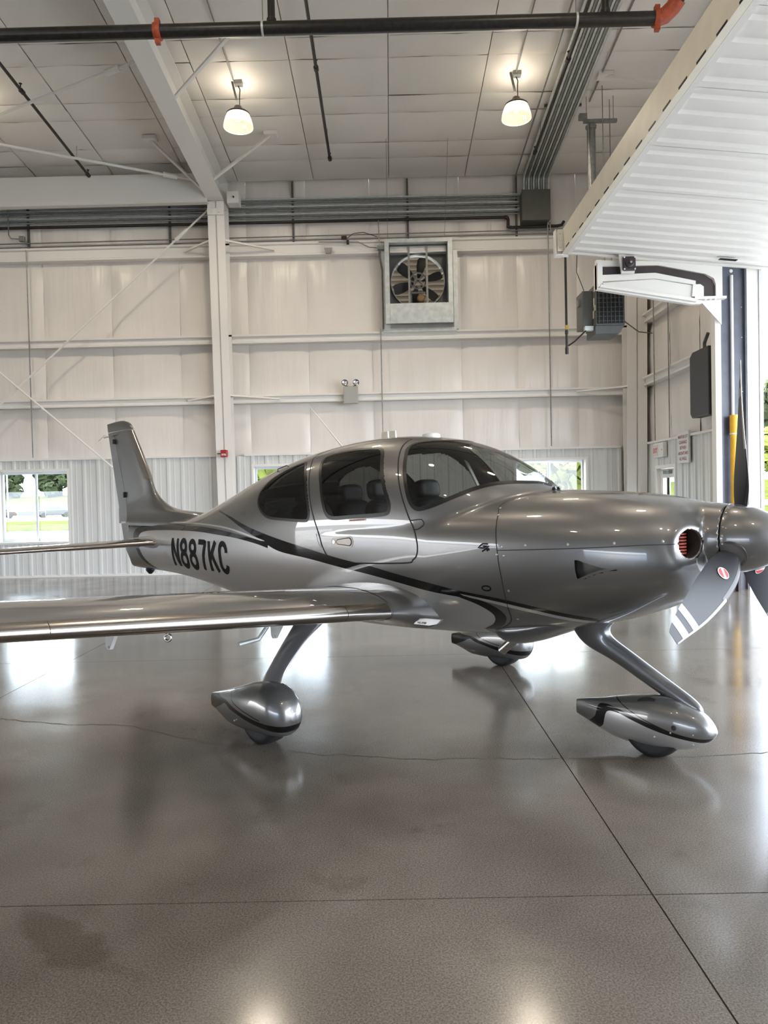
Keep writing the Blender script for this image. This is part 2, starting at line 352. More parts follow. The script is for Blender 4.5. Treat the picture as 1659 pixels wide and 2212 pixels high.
# ---- right end wall (short return beside the big door) with its personnel door
DY0, DY1, DZ = 14.95, 15.92, 2.14
JY = 12.42                                                         # jamb of the large door
wr_ = MB()
for a, q, z0, z1 in ((JY+.1,DY0,-.1,9),(DY0,DY1,DZ,9),(DY1,WY+.24,-.1,9)): wr_.box(RX+.16, RX+.24, a, q, z0, z1)
wr_.box(RX+.16, RX+.24, FY, JY+.1, 5.75, 10.2).box(RX+.16, RX+.24, FY, -6.0, -.1, 5.75)
wall_right = struct(wr_.build('wall_right', white_steel, smooth=False))
for z0, z1 in ((2.74,3.98),(4.16,5.34),(5.52,7.2),(7.4,9.0)):
    ys = [WY-.02, 15.35, 13.9, JY+.12]
    for a, q in zip(ys[1:], ys[:-1]): wall_panel(a+.008, q-.008, z0-.05, z1+.05, 'y', wall_right)
    if z0 > 6: wall_panel(FY, JY, z0-.3, z1+1.2, 'y', wall_right, .03)
for z0, z1 in ((3.98,4.16),(5.34,5.52)):
    MB().prism([(RX+.06,z0),(RX-.15,z0),(RX-.15,z0+.03),(RX-.12,z0+.045),(RX-.12,z1-.05),(RX-.19,z1-.035),(RX-.19,z1),(RX+.06,z1)], JY+.1, WY, 1).build('girt', white_steel, wall_right, smooth=False)
ribbed(wall_right, JY+.12, WY-.03, .04, 2.70, 'y', [(DY0-.07,DY1+.07,-.1,DZ+.07)])
MB().box(RX-.085, RX+.02, JY+.1, WY, 2.70, 2.745).build('cap_trim', white_steel, wall_right, smooth=False)
struct(MB().box(RX-.055, RX, JY+.12, DY0-.08, 0, .05).build('baseboard_right', white_steel, smooth=False))
door = struct(MB().box(RX-.06,RX+.22,DY0-.07,DY0,0,DZ+.07).box(RX-.06,RX+.22,DY1,DY1+.07,0,DZ+.07).box(RX-.06,RX+.22,DY0,DY1,DZ,DZ+.07).build('door_1', white_steel, smooth=False))
MB().box(RX+.02,RX+.065,DY0+.01,DY0+.16,.01,DZ-.01).box(RX+.02,RX+.065,DY1-.16,DY1-.01,.01,DZ-.01).box(RX+.02,RX+.065,DY0+.16,DY1-.16,.01,.5).box(RX+.02,RX+.065,DY0+.16,DY1-.16,DZ-.2,DZ-.01).build('leaf', white_steel, door, smooth=False)
MB().box(RX+.04,RX+.046,DY0+.16,DY1-.16,.5,DZ-.2).build('pane', pane, door, smooth=False)
MB().box(RX-.05,RX+.02,DY0+.3,DY0+.62,DZ-.12,DZ-.05).bar((RX-.03,DY0+.3,DZ-.06),(RX-.16,DY0+.62,DZ-.04),.03,.015).bar((RX-.16,DY0+.62,DZ-.04),(RX-.02,DY0+.85,DZ-.04),.03,.015).build('door_closer', galv, door, smooth=False)
MB().bar((RX-.04,DY1-.12,1.0),(RX-.04,DY0+.12,1.0),.03,.05).build('push_bar', alu, door, smooth=False)
# ---- the other ends of the hall (seen in reflections)
lw = MB().box(LX-.2,LX,12.0,WY+.2,-.1,10).box(LX-.2,LX,FY,-10,-.1,10.3).box(LX-.2,LX,-10,12.0,3.2,10.3)
struct(lw.build('wall_left', vinyl, smooth=False))
struct(MB().box(LX,-34,FY-.2,FY,-.1,9.2).box(-6,RX+.2,FY-.2,FY,-.1,9.2).box(-34,-6,FY-.2,FY,2.6,9.2).build('wall_front', vinyl, smooth=False))
# ---- main frames: tapered columns and rafters
def frame(x, w=.36):
    """one rigid frame: tapered column and tapered rafter on the back-wall side and their mirror"""
    fr = empty('portal_frame', (x, 0, 0)); col = MB(); t = .03
    yt, yb = 16.18, 16.50                                           # inner flange at the knee and at the floor
    zk = 8.16
    ft = .02
    col.add([(-w/2,yb,0),(w/2,yb,0),(w/2,yt,zk),(-w/2,yt,zk),(-w/2,yb+ft,0),(w/2,yb+ft,0),(w/2,yt+ft,zk),(-w/2,yt+ft,zk)],[(0,1,2,3),(7,6,5,4),(0,4,5,1),(1,5,6,2),(2,6,7,3),(3,7,4,0)])
    col.box(-w/2,w/2,WY-.2,WY-.18,0,8.75)
    col.add([(-t/2,yb,0),(t/2,yb,0),(t/2,WY-.18,0),(-t/2,WY-.18,0),(-t/2,yt,zk),(t/2,yt,zk),(t/2,WY-.18,zk),(-t/2,WY-.18,zk)],[(0,3,2,1),(4,5,6,7),(0,1,5,4),(1,2,6,5),(2,3,7,6),(3,0,4,7)])
    col.build('column', white_steel, fr, smooth=False)
    MB().box(-w/2,w/2,yt-.025,yt,zk-.30,zk-.16).build('splice_plate', white_steel, fr, smooth=False)
    for bx in (-.07,.07): MB().lathe([(.0,0),(.03,0),(.03,.018),(0,.02)], (bx,yt-.025,zk-.23), (0,-1,0), 8).build('bolt', white_steel, fr)
    MB().box(-t/2,t/2,yt,WY-.18,zk,8.70).box(-w/2,w/2,yt+.05,WY-.2,zk-.04,zk).box(-w/2,w/2,16.55,16.57,zk,8.74).build('knee', white_steel, fr, smooth=False)
    for sgn in (1,):
        y0, z0, y1, z1 = yt, zk+.02, 2.0, 9.28
        raf = MB(); u = Vector((0, y1-y0, z1-z0)).normalized(); up = Vector((0,0,1))
        raf.bar((0,y0,z0),(0,y1,z1),w,.02); top = lambda y: ceil_z(y)-.16
        raf.add([(-t/2,y0,z0),(t/2,y0,z0),(t/2,y1,z1),(-t/2,y1,z1),(-t/2,y0,top(y0)),(t/2,y0,top(y0)),(t/2,y1,top(y1)),(-t/2,y1,top(y1))],[(0,3,2,1),(4,5,6,7),(0,1,5,4),(1,2,6,5),(2,3,7,6),(3,0,4,7)])
        raf.bar((0,WY-.2,top(WY-.2)),(0,y1,top(y1)),w,.02)
        raf.add([(-w/2,2.0,z1),(w/2,2.0,z1),(w/2,FY+.6,8.2),(-w/2,FY+.6,8.2)],[(0,1,2,3)])
        raf.build('rafter', white_steel, fr, smooth=False)
    return fr
f1 = frame(-3.62); tag(f1, 'white tapered steel frame whose column carries the red fire alarm', 'steel frame')
f2 = frame(5.50, .44); tag(f2, 'white steel frame in the corner beside the ribbed end wall', 'steel frame')
for x_ in (-12.6,-21.6,-30.6): tag(frame(x_), 'white steel frame beyond the left edge of the picture', 'steel frame', 'frames out of view')
def wind_brace(a, q, label, r=.022):
    e = empty('brace_rod', a); A, Q = Vector(a), Vector(q); d = Q - A
    MB().tube([(0,0,0), d], r, 8).build('rod', white_steel, e)
    MB().tube([d*.06, d*.09], r*1.9, 8).build('turnbuckle', white_steel, e)
    return tag(e, label, 'brace', 'white bracing rods')
wind_brace((-3.80,16.45,8.12),(-12.4,16.45,.55),'white brace rod rising across the back wall to the column knee')
wind_brace((-12.4,16.40,8.0),(-3.80,16.40,.42),'white brace rod descending across the back wall behind the tail fin')
wind_brace((-3.72,12.0,8.80),(-12.5,16.0,8.52),'white roof brace rod crossing under the ceiling, upper of two on the left',.028)
wind_brace((-3.80,16.0,8.50),(-12.5,12.0,8.80),'white roof brace rod meeting the column knee, lower of two on the left',.028)
def flange_brace(a, q, label, pad=True):
    e = empty('flange_brace', a); d = Vector(q) - Vector(a)
    MB().bar((0,0,0), d, .06, .035).build('angle', white_steel, e, smooth=False)
    if pad: MB().box(d.x-.13,d.x+.13,d.y-.1,d.y+.1,d.z-.02,d.z+.05).build('pad', white_steel, e, smooth=False)
    tag(e, label, 'brace', 'flange braces')
cz = lambda y: ceil_z(y) - .08
flange_brace((-3.47,15.35,8.27),(-2.20,14.9,cz(14.9)),'white diagonal stay from rafter to ceiling below the left lamp')
flange_brace((-3.77,15.9,8.24),(-4.62,14.95,cz(14.95)),'white diagonal stay from rafter to ceiling left of the rafter')
flange_brace((-3.47,12.6,8.46),(-2.34,12.0,cz(12.0)),'white diagonal stay behind the black main pipe, left of centre')
flange_brace((-3.45,16.25,7.33),(-2.45,WY-.19,7.24),'white stay from column to top girt, right of the column',False)
flange_brace((-3.79,16.25,7.33),(-4.45,WY-.19,7.24),'white stay from column to top girt, left of the column',False)
flange_brace((-3.45,16.36,3.98),(-2.40,WY-.20,3.92),'white stay from column to low girt, right of the column',False)
flange_brace((-3.79,16.36,3.98),(-4.45,WY-.20,3.92),'white stay from column to low girt, left of the column',False)
flange_brace((5.30,16.36,3.98),(4.25,WY-.20,3.93),'white stay from the corner column to the low girt',False)
eb = empty('eave_beam', (-8.1,16.2,8.1))
MB().box(-4.3,4.33,-.14,.02,0,.02).box(-4.3,4.33,-.14,.02,.60,.62).box(-4.3,4.33,-.15,-.13,.02,.60).build('beam', white_steel, eb, smooth=False)
tag(eb, 'deep white horizontal beam under the ceiling at upper left', 'beam')
cl = empty('beam_clip', (-3.36,16.5,8.0)); MB().box(-.02,.24,-.3,-.02,.12,.38).build('plate', white_steel, cl, smooth=False, bevel=.01)
MB().lathe([(0,0),(.018,0),(.018,.01)], (.13,-.30,.25), (0,-1,0), 10).build('hole', ink_black, cl); tag(cl, 'square white clip plate bolted beside the column knee', 'bracket')
# ================================================================== the aircraft: smooth body surface
def pchip(xs, ys):
    xs=np.array(xs,float); ys=np.array(ys,float); h=np.diff(xs); d=np.diff(ys)/h
    m=np.zeros_like(ys); m[0]=d[0]; m[-1]=d[-1]
    for i in range(1,len(xs)-1):
        # smooth finite-difference tangent (limited)
        if d[i-1]*d[i]<=0: m[i]=0
        else:
            w1=2*h[i]+h[i-1]; w2=h[i]+2*h[i-1]; m[i]=(w1+w2)/(w1/d[i-1]+w2/d[i])
    def f(x):
        x=np.clip(x,xs[0],xs[-1]); i=np.clip(np.searchsorted(xs,x)-1,0,len(h)-1)
        u=(x-xs[i])/h[i]
        return ys[i]*(1+2*u)*(1-u)**2+m[i]*h[i]*u*(1-u)**2+ys[i+1]*u*u*(3-2*u)+m[i+1]*h[i]*u*u*(u-1)
    return f
def natural(xs, ys):
    xs=np.array(xs,float); ys=np.array(ys,float); n=len(xs); h=np.diff(xs)
    A=np.zeros((n,n)); b=np.zeros(n); A[0,0]=A[-1,-1]=1
    for i in range(1,n-1):
        A[i,i-1]=h[i-1]; A[i,i]=2*(h[i-1]+h[i]); A[i,i+1]=h[i]
        b[i]=6*((ys[i+1]-ys[i])/h[i]-(ys[i]-ys[i-1])/h[i-1])
    m=np.linalg.solve(A,b)
    def f(x):
        x=np.clip(x,xs[0],xs[-1]); i=np.clip(np.searchsorted(xs,x)-1,0,n-2)
        a=xs[i+1]-x; c=x-xs[i]; hh=h[i]
        return m[i]*a**3/(6*hh)+m[i+1]*c**3/(6*hh)+(ys[i]/hh-m[i]*hh/6)*a+(ys[i+1]/hh-m[i+1]*hh/6)*c
    return f
# canopy / rear fuselage loft                t     zt     zb    w    
_A=np.array([(-5.05,1.45,1.06,.030),(-4.7,1.455,.905,.058),(-4.3,1.462,.876,.115),(-3.8,1.470,.868,.19),(-3.3,1.495,.845,.27),(-2.85,1.55,.805,.345),
 (-2.46,1.657,.757,.41),(-2.0,1.807,.700,.485),(-1.58,1.943,.657,.55),(-1.05,2.078,.627,.61),(-.6,2.147,.617,.642),(-.13,2.182,.620,.660),
 (.3,2.168,.635,.665),(.66,2.106,.65,.652),(.87,2.036,.66,.618),(1.07,1.938,.68,.55),(1.255,1.829,.70,.43),(1.36,1.763,.73,.325),(1.455,1.695,.77,.15),(1.49,1.668,.80,.03)])
_azt=natural(_A[:,0],_A[:,1]); _azb=pchip(_A[:,0],_A[:,2]); _aw=natural(_A[:,0],_A[:,3])
_azw=pchip([-5,-3.5,-2,-1,.3,1.5],[1.2,1.18,1.26,1.38,1.45,1.46])
_anu=pchip([-5,-3,-1.6,-.6,.5,1.5],[2.1,2.1,2.15,2.25,2.3,2.2]); _anl=pchip([-5,-3,-1,.3,1.5],[2.1,2.2,2.5,2.6,2.6])
# body / cowling loft
_B=np.array([(-.9,1.42,.65,.56),(-.2,1.55,.632,.645),(.35,1.628,.643,.664),(.8,1.675,.668,.664),(1.2,1.694,.703,.652),(1.6,1.70,.765,.625),(1.9,1.693,.835,.59),
 (2.15,1.672,.915,.535),(2.32,1.643,.99,.465),(2.43,1.60,1.065,.38),(2.5,1.55,1.17,.28)])
_bzt=natural(_B[:,0],_B[:,1]); _bzb=natural(_B[:,0],_B[:,2]); _bw=natural(_B[:,0],_B[:,3])
_bnu=pchip([-1,.6,1.6,2.4],[2.3,2.5,2.5,2.2]); _bnl=pchip([-1,.6,1.6,2.4],[2.5,2.6,2.5,2.2])
ZH=1.40
def _se(t,s,z,zt,zb,w,zw,nu,nl):
    up=z>=zw; h=np.where(up,zt-zw,zw-zb); n=np.where(up,nu,nl)
    a=np.abs(s)/w; b=np.abs(z-zw)/h
    r=(a**n+b**n+1e-12)**(1/n)
    # first-order distance: (r-1) * sqrt(s^2+dz^2)/r
    return (r-1)*np.sqrt(s*s+(z-zw)**2+1e-9)/r
def smin(a,b,k):
    h=np.clip(.5+.5*(b-a)/k,0,1); return b+(a-b)*h-k*h*(1-h)
def F(t,s,z):
    fa=_se(t,s,z,_azt(t),_azb(t),_aw(t),_azw(t),_anu(t),_anl(t)); fa=np.where(t>1.49,fa+(t-1.49)*6,fa)
    fb=_se(t,s,z,_bzt(t),_bzb(t),_bw(t),1.37-.03*np.clip(t,0,3),_bnu(t),_bnl(t)); fb=np.where(t>2.5,fb+(t-2.5)*6,fb); fb=np.where(t<-.9,fb+(-.9-t)*.5,fb)
    f=smin(fa,fb,.03)
    nose=t>1.3
    # centre nose bowl behind the spinner
    rc=np.sqrt(s*s+(z-ZH)**2); cc=np.maximum(rc-(.205+.10*np.clip(2.59-t,0,1)),t-2.592)
    rt,rs,rz=t-2.462,np.abs(s)-.295,z-1.38; al=rt*.848+rs*.530; pr=np.sqrt(np.maximum(rt*rt+rs*rs+rz*rz-al*al,1e-9))
    ch=smin_max(pr-(.110+.11*np.clip(-al,0,.6)),al,.025)
    f=np.where(nose,smin(smin(f,cc,.035),ch,.05),f)
    return f
def smin_max(a,b,k): return -smin(-a,-b,k)
def grad(t,s,z,e=1e-3):
    g=np.stack([F(t+e,s,z)-F(t-e,s,z),F(t,s+e,z)-F(t,s-e,z),F(t,s,z+e)-F(t,s,z-e)],-1)
    return g/np.linalg.norm(g,axis=-1,keepdims=True)
def zc(t): return np.interp(t,[-5,-3,0,2.6],[1.19,1.17,1.28,1.38])
def surf(t,th):
    """radial solve about the axis (t, 0, zc(t))"""
    t,th=np.broadcast_arrays(np.asarray(t,float),np.asarray(th,float)); c=zc(t)
    lo=np.zeros(t.shape); hi=np.full(t.shape,1.4)
    for _ in range(34):
        m=(lo+hi)/2; ins=F(t,m*np.cos(th),c+m*np.sin(th))<0
        lo=np.where(ins,m,lo); hi=np.where(ins,hi,m)
    return np.stack([t,hi*np.cos(th),c+hi*np.sin(th)],-1)
# ------------------------------------------------------------------ aircraft
HD = math.radians(-42.5)
plane = empty('airplane', (.123, 6.19, 0), HD)
tag(plane, 'silver single-engine propeller airplane with black stripes parked on the polished floor', 'airplane')
def metallic(name, col, rough=.36, metal=.72, coat=1.):
    return mat(name, col, rough, metal=metal, coat=coat, coat_r=.02, spec=.5)
paint = metallic('grey_metallic_paint', (.19,.188,.184))
silver = metallic('light_silver_paint', (.66,.66,.665))
black_gloss = mat('black_stripe_paint', (.006,.006,.007), .5, coat=1., coat_r=.02, spec=.05)
band_m = metallic('pale_silver_stripe', (.62,.62,.62))
chrome = mat('polished_titanium', (.46,.43,.40), .17, metal=1.)
strut_m = metallic('dark_grey_metallic', (.155,.158,.165))
gap_m = mat('panel_gap', (.02,.02,.022), .7)
gasket_m = mat('black_gasket', (.006,.006,.007), .35)
leather = mat('black_leather', (.012,.012,.013), .45, bump=(60,.1))
cabin_m = mat('cabin_lining', (.16,.155,.15), .7)
dash_m = mat('glareshield', (.02,.02,.02), .75)
blade_m = mat('matte_grey_blade', (.026,.027,.031), .5, spec=.3)
blade_silver = mat('blade_tip_silver', (.24,.24,.25), .35, metal=.4)
blade_boot = mat('nickel_edge', (.50,.47,.41), .3, metal=.6)
steel_m = mat('exhaust_steel', (.42,.40,.37), .3, metal=1., var=(30,.1))
def L(P):
    P = np.array(P, float); P[..., 1] *= -1; return P                # (t, starboard, z) -> aircraft axes
def side(t, z):
    """starboard half-width of the body at (t, z)"""
    t, z = np.broadcast_arrays(np.asarray(t, float), np.asarray(z, float)); lo = np.zeros(t.shape); hi = np.full(t.shape, .95)
    for _ in range(32):
        m = (lo+hi)/2; ins = F(t, m, z) < 0; lo = np.where(ins, m, lo); hi = np.where(ins, hi, m)
    return hi
def tosurf(P, it=4):
    P = np.array(P, float)
    for _ in range(it):
        g = grad(P[...,0], P[...,1], P[...,2]); P = P - .9*F(P[...,0], P[...,1], P[...,2])[..., None]*g
    return P
def pip(x, y, poly):
    ins = np.zeros(x.shape, bool); n = len(poly)
    for i in range(n):
        (x0, y0), (x1, y1) = poly[i], poly[(i+1) % n]
        if y0 == y1: continue
        ins ^= ((y0 > y) != (y1 > y)) & (x < (x1-x0)*(y-y0)/(y1-y0)+x0)
    return ins
def spline(P, n, closed=False):
    """Catmull-Rom resampling at equal arc length"""
    P = np.array(P, float); Q = np.vstack([P[-1], P, P[0], P[1]]) if closed else np.vstack([2*P[0]-P[1], P, 2*P[-1]-P[-2]])
    out = []
    for i in range(1, len(Q)-2):
        for u in np.linspace(0, 1, 24, endpoint=False):
            a, b, c, d = Q[i-1], Q[i], Q[i+1], Q[i+2]
            out.append(.5*((2*b)+(c-a)*u+(2*a-5*b+4*c-d)*u*u+(3*b-a-3*c+d)*u**3))
    out.append(P[0] if closed else P[-1]); out = np.array(out)
    l = np.concatenate([[0], np.cumsum(np.linalg.norm(np.diff(out, axis=0), axis=1))])
    q = np.linspace(0, l[-1], n+1 if closed else n)
    R = np.stack([np.interp(q, l, out[:,k]) for k in range(out.shape[1])], -1)
    return R[:-1] if closed else R
def grid_faces(n, m, wrap=False):
    return [(i*m+j, i*m+(j+1) % m, (i+1)*m+(j+1) % m, (i+1)*m+j) for i in range(n-1) for j in range(m if wrap else m-1)]
def surf_mesh(name, P, faces, m, parent, off=.0015):
    """points on the body, lifted by off, with the body's own normals"""
    P = np.array(P); g = grad(P[:,0], P[:,1], P[:,2]); V = L(P + g*off); Nn = L(g)
    f0 = faces[0]; fn = np.cross(V[f0[1]]-V[f0[0]], V[f0[2]]-V[f0[0]])
    if fn @ Nn[f0[0]] < 0: faces = [tuple(reversed(f)) for f in faces]
    return mesh_obj(name, V, faces, m, parent, True, 180, normals=Nn)
def fill(name, up, lo, m, parent=plane, n=90, k=5, off=.0015, both=False):
    U, W = spline(up, n), spline(lo, n); a = np.linspace(0, 1, k)
    TZ = U[:,None,:]*(1-a)[None,:,None] + W[:,None,:]*a[None,:,None]; t, z = TZ[...,0].ravel(), TZ[...,1].ravel()
    P = np.stack([t, side(t, z), z], -1)
    o = surf_mesh(name, P, grid_faces(n, k), m, parent, off)
    if both:
        P2 = P*[1,-1,1]; surf_mesh(name, P2, grid_faces(n, k), m, parent, off)
    return o
def ribbon(name, pts, w, m, parent=plane, closed=False, n=120, off=.002, inward=True):
    """strip of width w hugging the body along a 3-D polyline; closed outlines grow to their inside"""
    R = tosurf(spline(pts, n, closed)); T = np.roll(R, -1, 0)-np.roll(R, 1, 0)
    if not closed: T[0] = R[1]-R[0]; T[-1] = R[-1]-R[-2]
    T /= np.linalg.norm(T, axis=1, keepdims=True); g = grad(R[:,0], R[:,1], R[:,2]); B = np.cross(g, T)
    if closed:
        c = R.mean(0)
        if ((c-R)*B).sum() < 0: B = -B
        e0, e1 = -.004, w
    else: e0, e1 = -w/2, w/2
    k = 3; P = np.stack([tosurf(R + B*(e0+(e1-e0)*a)) for a in np.linspace(0, 1, k)], 1).reshape(-1, 3)
    fs = grid_faces(n, k)
    if closed: fs += [((n-1)*k+j, (n-1)*k+j+1, j+1, j) for j in range(k-1)]
    return surf_mesh(name, P, fs, m, parent, off)
mir = lambda P: [(p[0], -p[1], p[2]) for p in P]
# outlines on the body (t forward of the main wheels, starboard, height)
REARW = [(-.752,.391,1.982),(-.592,.528,1.825),(-.497,.601,1.658),(-.462,.624,1.568),(-.473,.632,1.519),(-.526,.632,1.498),(-.807,.612,1.506),(-1.024,.590,1.518),(-1.131,.572,1.548),(-1.220,.545,1.601),(-1.282,.512,1.664),(-1.300,.476,1.727),(-1.275,.443,1.79),(-1.205,.406,1.861),(-1.09,.385,1.916),(-.967,.374,1.956),(-.846,.373,1.982)]
DOORW = [(-.508,.409,2.0),(-.485,.383,2.026),(-.36,.374,2.048),(-.199,.369,2.064),(-.01,.376,2.065),(.105,.382,2.060),(.160,.4,2.043),(.206,.439,2.004),(.286,.528,1.884),(.355,.584,1.768),(.414,.615,1.678),(.441,.630,1.619),(.437,.639,1.579),(.407,.644,1.554),(.287,.647,1.542),(.02,.647,1.528),(-.152,.645,1.519),(-.226,.640,1.532),(-.275,.631,1.576),(-.318,.611,1.656),(-.385,.562,1.787),(-.475,.485,1.914),(-.505,.442,1.965)]
WINDS = [(.598,.138,2.111),(.520,.232,2.103),(.431,.298,2.089),(.395,.349,2.064),(.396,.397,2.029),(.429,.449,1.975),(.458,.491,1.923),(.501,.542,1.838),(.55,.583,1.747),(.598,.61,1.658),(.637,.62,1.61),(.679,.62,1.587),(.725,.614,1.586),(.802,.595,1.605),(.894,.56,1.638),(.984,.511,1.675),(1.047,.465,1.703),(1.105,.414,1.724),(1.16,.358,1.74),(1.238,.268,1.753),(1.31,.168,1.756),(1.36,.06,1.757)]
DOOR = [(-.71,.334,2.035),(-.649,.425,1.964),(-.585,.499,1.876),(-.511,.569,1.748),(-.451,.612,1.625),(-.39,.638,1.503),(-.338,.65,1.399),(-.3,.655,1.303),(-.246,.658,1.229),(-.146,.661,1.181),(.139,.669,1.187),(.595,.669,1.211),(.661,.667,1.237),(.697,.666,1.271),(.707,.66,1.335),(.692,.649,1.405),(.663,.643,1.467),(.629,.638,1.523),(.56,.616,1.651),(.488,.573,1.781),(.424,.511,1.899),(.373,.445,1.987),(.331,.366,2.059),(.313,.292,2.106),(.290,.235,2.133),(-.05,.225,2.140),(-.40,.235,2.118),(-.65,.265,2.075)]
def ang(P): P = np.array(P); return [(p[0], math.atan2(p[2]-float(zc(p[0])), abs(p[1]))) for p in P]
# --- body grid
ts = np.concatenate([np.linspace(-4.50,-1.55,110,endpoint=False), np.linspace(-1.55,1.50,250,endpoint=False), np.linspace(1.50,1.95,22)])
NT = 320; th = np.linspace(0, 2*PI, NT, endpoint=False)
G1 = surf(ts[:,None], th[None,:])
o0 = np.array([1.95, 0, float(zc(1.95))]); ph = np.radians(np.linspace(90, 4, 130)[1:])
dt, dr = np.cos(ph)[:,None]+0*th[None,:], np.sin(ph)[:,None]+0*th[None,:]; TH = th[None,:]+0*ph[:,None]
lo = np.zeros(dt.shape); hi = np.full(dt.shape, 1.2)
for _ in range(34):
    m_ = (lo+hi)/2; ins = F(o0[0]+m_*dt, m_*dr*np.cos(TH), o0[2]+m_*dr*np.sin(TH)) < 0; lo = np.where(ins, m_, lo); hi = np.where(ins, hi, m_)
G2 = np.stack([o0[0]+hi*dt, hi*dr*np.cos(TH), o0[2]+hi*dr*np.sin(TH)], -1)
G = np.concatenate([G1, G2], 0); NR = len(G); GP = G.reshape(-1, 3); GN = grad(GP[:,0], GP[:,1], GP[:,2])
FC = np.array(grid_faces(NR, NT, True)); v0 = L(GP); 
if np.dot(np.cross(v0[FC[5000][1]]-v0[FC[5000][0]], v0[FC[5000][2]]-v0[FC[5000][0]]), L(GN)[FC[5000][0]]) < 0: FC = FC[:, ::-1]
CE = GP[FC].mean(1); ct, cs, cz_ = CE[:,0], CE[:,1], CE[:,2]; ca = np.arctan2(cz_-zc(ct), np.abs(cs))
in_rear, in_dw, in_door = pip(ct, ca, ang(REARW)), pip(ct, ca, ang(DOORW)), pip(ct, ca, ang(DOOR))
in_ws = pip(ct, ca, [(.64, PI/2+.1)] + ang(WINDS) + [(1.385, PI/2+.1)])
INT = []                                                           # the two air intakes in the cowl's cheeks
_rt, _rs, _rz = ct-2.462, np.abs(cs)-.295, cz_-1.38; _al = _rt*.848+_rs*.53; hole = (_al > -.06) & (_rt*_rt+_rs*_rs+_rz*_rz-_al*_al < .088**2)
SEAM = [(.70,1.12),(.76,1.214),(.832,1.347),(.946,1.382),(1.109,1.387),(1.228,1.373),(1.334,1.361),(1.44,1.345),(1.533,1.32),(1.61,1.288),(1.69,1.45),(1.75,1.46)]
seam_t = np.interp(cz_, [a for a, _ in SEAM], [b for _, b in SEAM])
cowl = (ct > seam_t) & ~in_ws; upper = cz_ > np.interp(ct, [1.36,1.758,2.038,2.281,2.487], [1.328,1.347,1.362,1.376,1.387])
SILV = [(-4.16,1.30),(-4.10,1.335),(-3.9,1.375),(-3.3,1.393),(-2.52,1.398),(-2.05,1.383),(-1.67,1.36),(-1.45,1.338),(-1.22,1.31),(-.88,1.292),(-.479,1.235),(-.119,1.182),(.204,1.14),(.494,1.094),(.758,1.05),(1.022,1.010),(1.155,.973),(1.25,.927),(1.28,.88),(1.22,.805),(1.05,.735),(.9,.4),(-3.6,.4),(-3.75,.88),(-3.93,.965),(-4.07,1.06),(-4.16,1.18)]
low = pip(ct, cz_, SILV)
glass_any = in_rear | in_dw | in_ws
SC = [(1.875,1.290),(1.934,1.285),(1.989,1.268),(2.063,1.248),(2.150,1.240)]; SC2 = [(1.888,1.166),(1.932,1.172),(1.988,1.197),(2.063,1.219),(2.150,1.236)]
hole |= pip(ct, cz_, SC+SC2[::-1])
def part(name, mask, mats, parent=plane, mi=None, off=0.):
    f = FC[mask]; used = np.unique(f); lut = np.full(len(GP), -1); lut[used] = np.arange(len(used))
    V = L(GP[used] + GN[used]*off); o = mesh_obj(name, V, [tuple(q) for q in lut[f].tolist()], mats[0], parent, True, 180, normals=L(GN[used]))
    for m in mats[1:]: o.data.materials.append(m)
    if mi is not None: o.data.polygons.foreach_set('material_index', mi[mask].astype(np.int32)); o.data.update()
    return o
fus = part('fuselage', ~glass_any & ~in_door & ~cowl & ~hole, [paint, silver], mi=low)
door_s = part('cabin_door', in_door & ~in_dw & (cs > 0), [paint, silver], mi=low)
door_p = part('cabin_door', in_door & ~in_dw & (cs <= 0), [paint, silver], mi=low)
cow_u = part('cowling', cowl & upper & ~hole, [paint]); cow_u['label'] = 'upper engine cowling'
cow_l = part('cowling', cowl & ~upper & ~hole, [paint]); cow_l['label'] = 'lower engine cowling'
part('windshield', in_ws & ~in_door, [tint_clear]); part('door_window', in_dw & (cs > 0), [tint], door_s); part('door_window', in_dw & (cs <= 0), [tint], door_p)
part('rear_window', in_rear & ~in_door & (cs > 0), [tint_dark]); part('rear_window', in_rear & ~in_door & (cs <= 0), [tint_dark])
part('cabin_lining', ~glass_any & (ct > -1.55) & (ct < 1.25) & (cz_ > .9), [cabin_m], off=-.03)
for P in (REARW, mir(REARW)): ribbon('window_gasket', P, .020, gasket_m, closed=True, n=160)
ribbon('window_gasket', DOORW, .026, gasket_m, door_s, closed=True, n=180); ribbon('window_gasket', mir(DOORW), .026, gasket_m, door_p, closed=True, n=180)
WC = [(.632,.0,2.111)] + WINDS + [(1.39,0,1.742)] + mir(WINDS)[::-1]
ribbon('windshield_gasket', WC, .026, gasket_m, closed=True, n=300)
for P in (DOOR, mir(DOOR)): ribbon('door_gap', P, .007, gap_m, closed=True, n=260, off=.0012)
ribbon('cowl_seam', [(1.45,.0,1.70),(1.40,.25,1.685),(1.288,.446,1.61),(1.32,.543,1.533),(1.345,.605,1.44),(1.361,.636,1.334),(1.373,.642,1.228),(1.387,.636,1.109),(1.382,.58,.946),(1.347,.477,.832),(1.214,.379,.76)], .005, gap_m, n=140)
ribbon('cowl_seam', [(1.362,.637,1.328),(1.758,.6,1.347),(2.038,.55,1.362),(2.281,.464,1.376),(2.44,.41,1.385)], .005, gap_m, n=110)
ribbon('door_hinge_cover', [(.635,.639,1.516),(.719,.628,1.524),(.739,.627,1.513),(.751,.628,1.492),(.737,.633,1.472),(.697,.641,1.452),(.662,.645,1.452)], .008, gap_m, n=60)
ribbon('roof_seam', [(-.72,.30,2.055),(-.78,.15,2.10),(-.80,.0,2.115)], .004, gap_m, n=30)
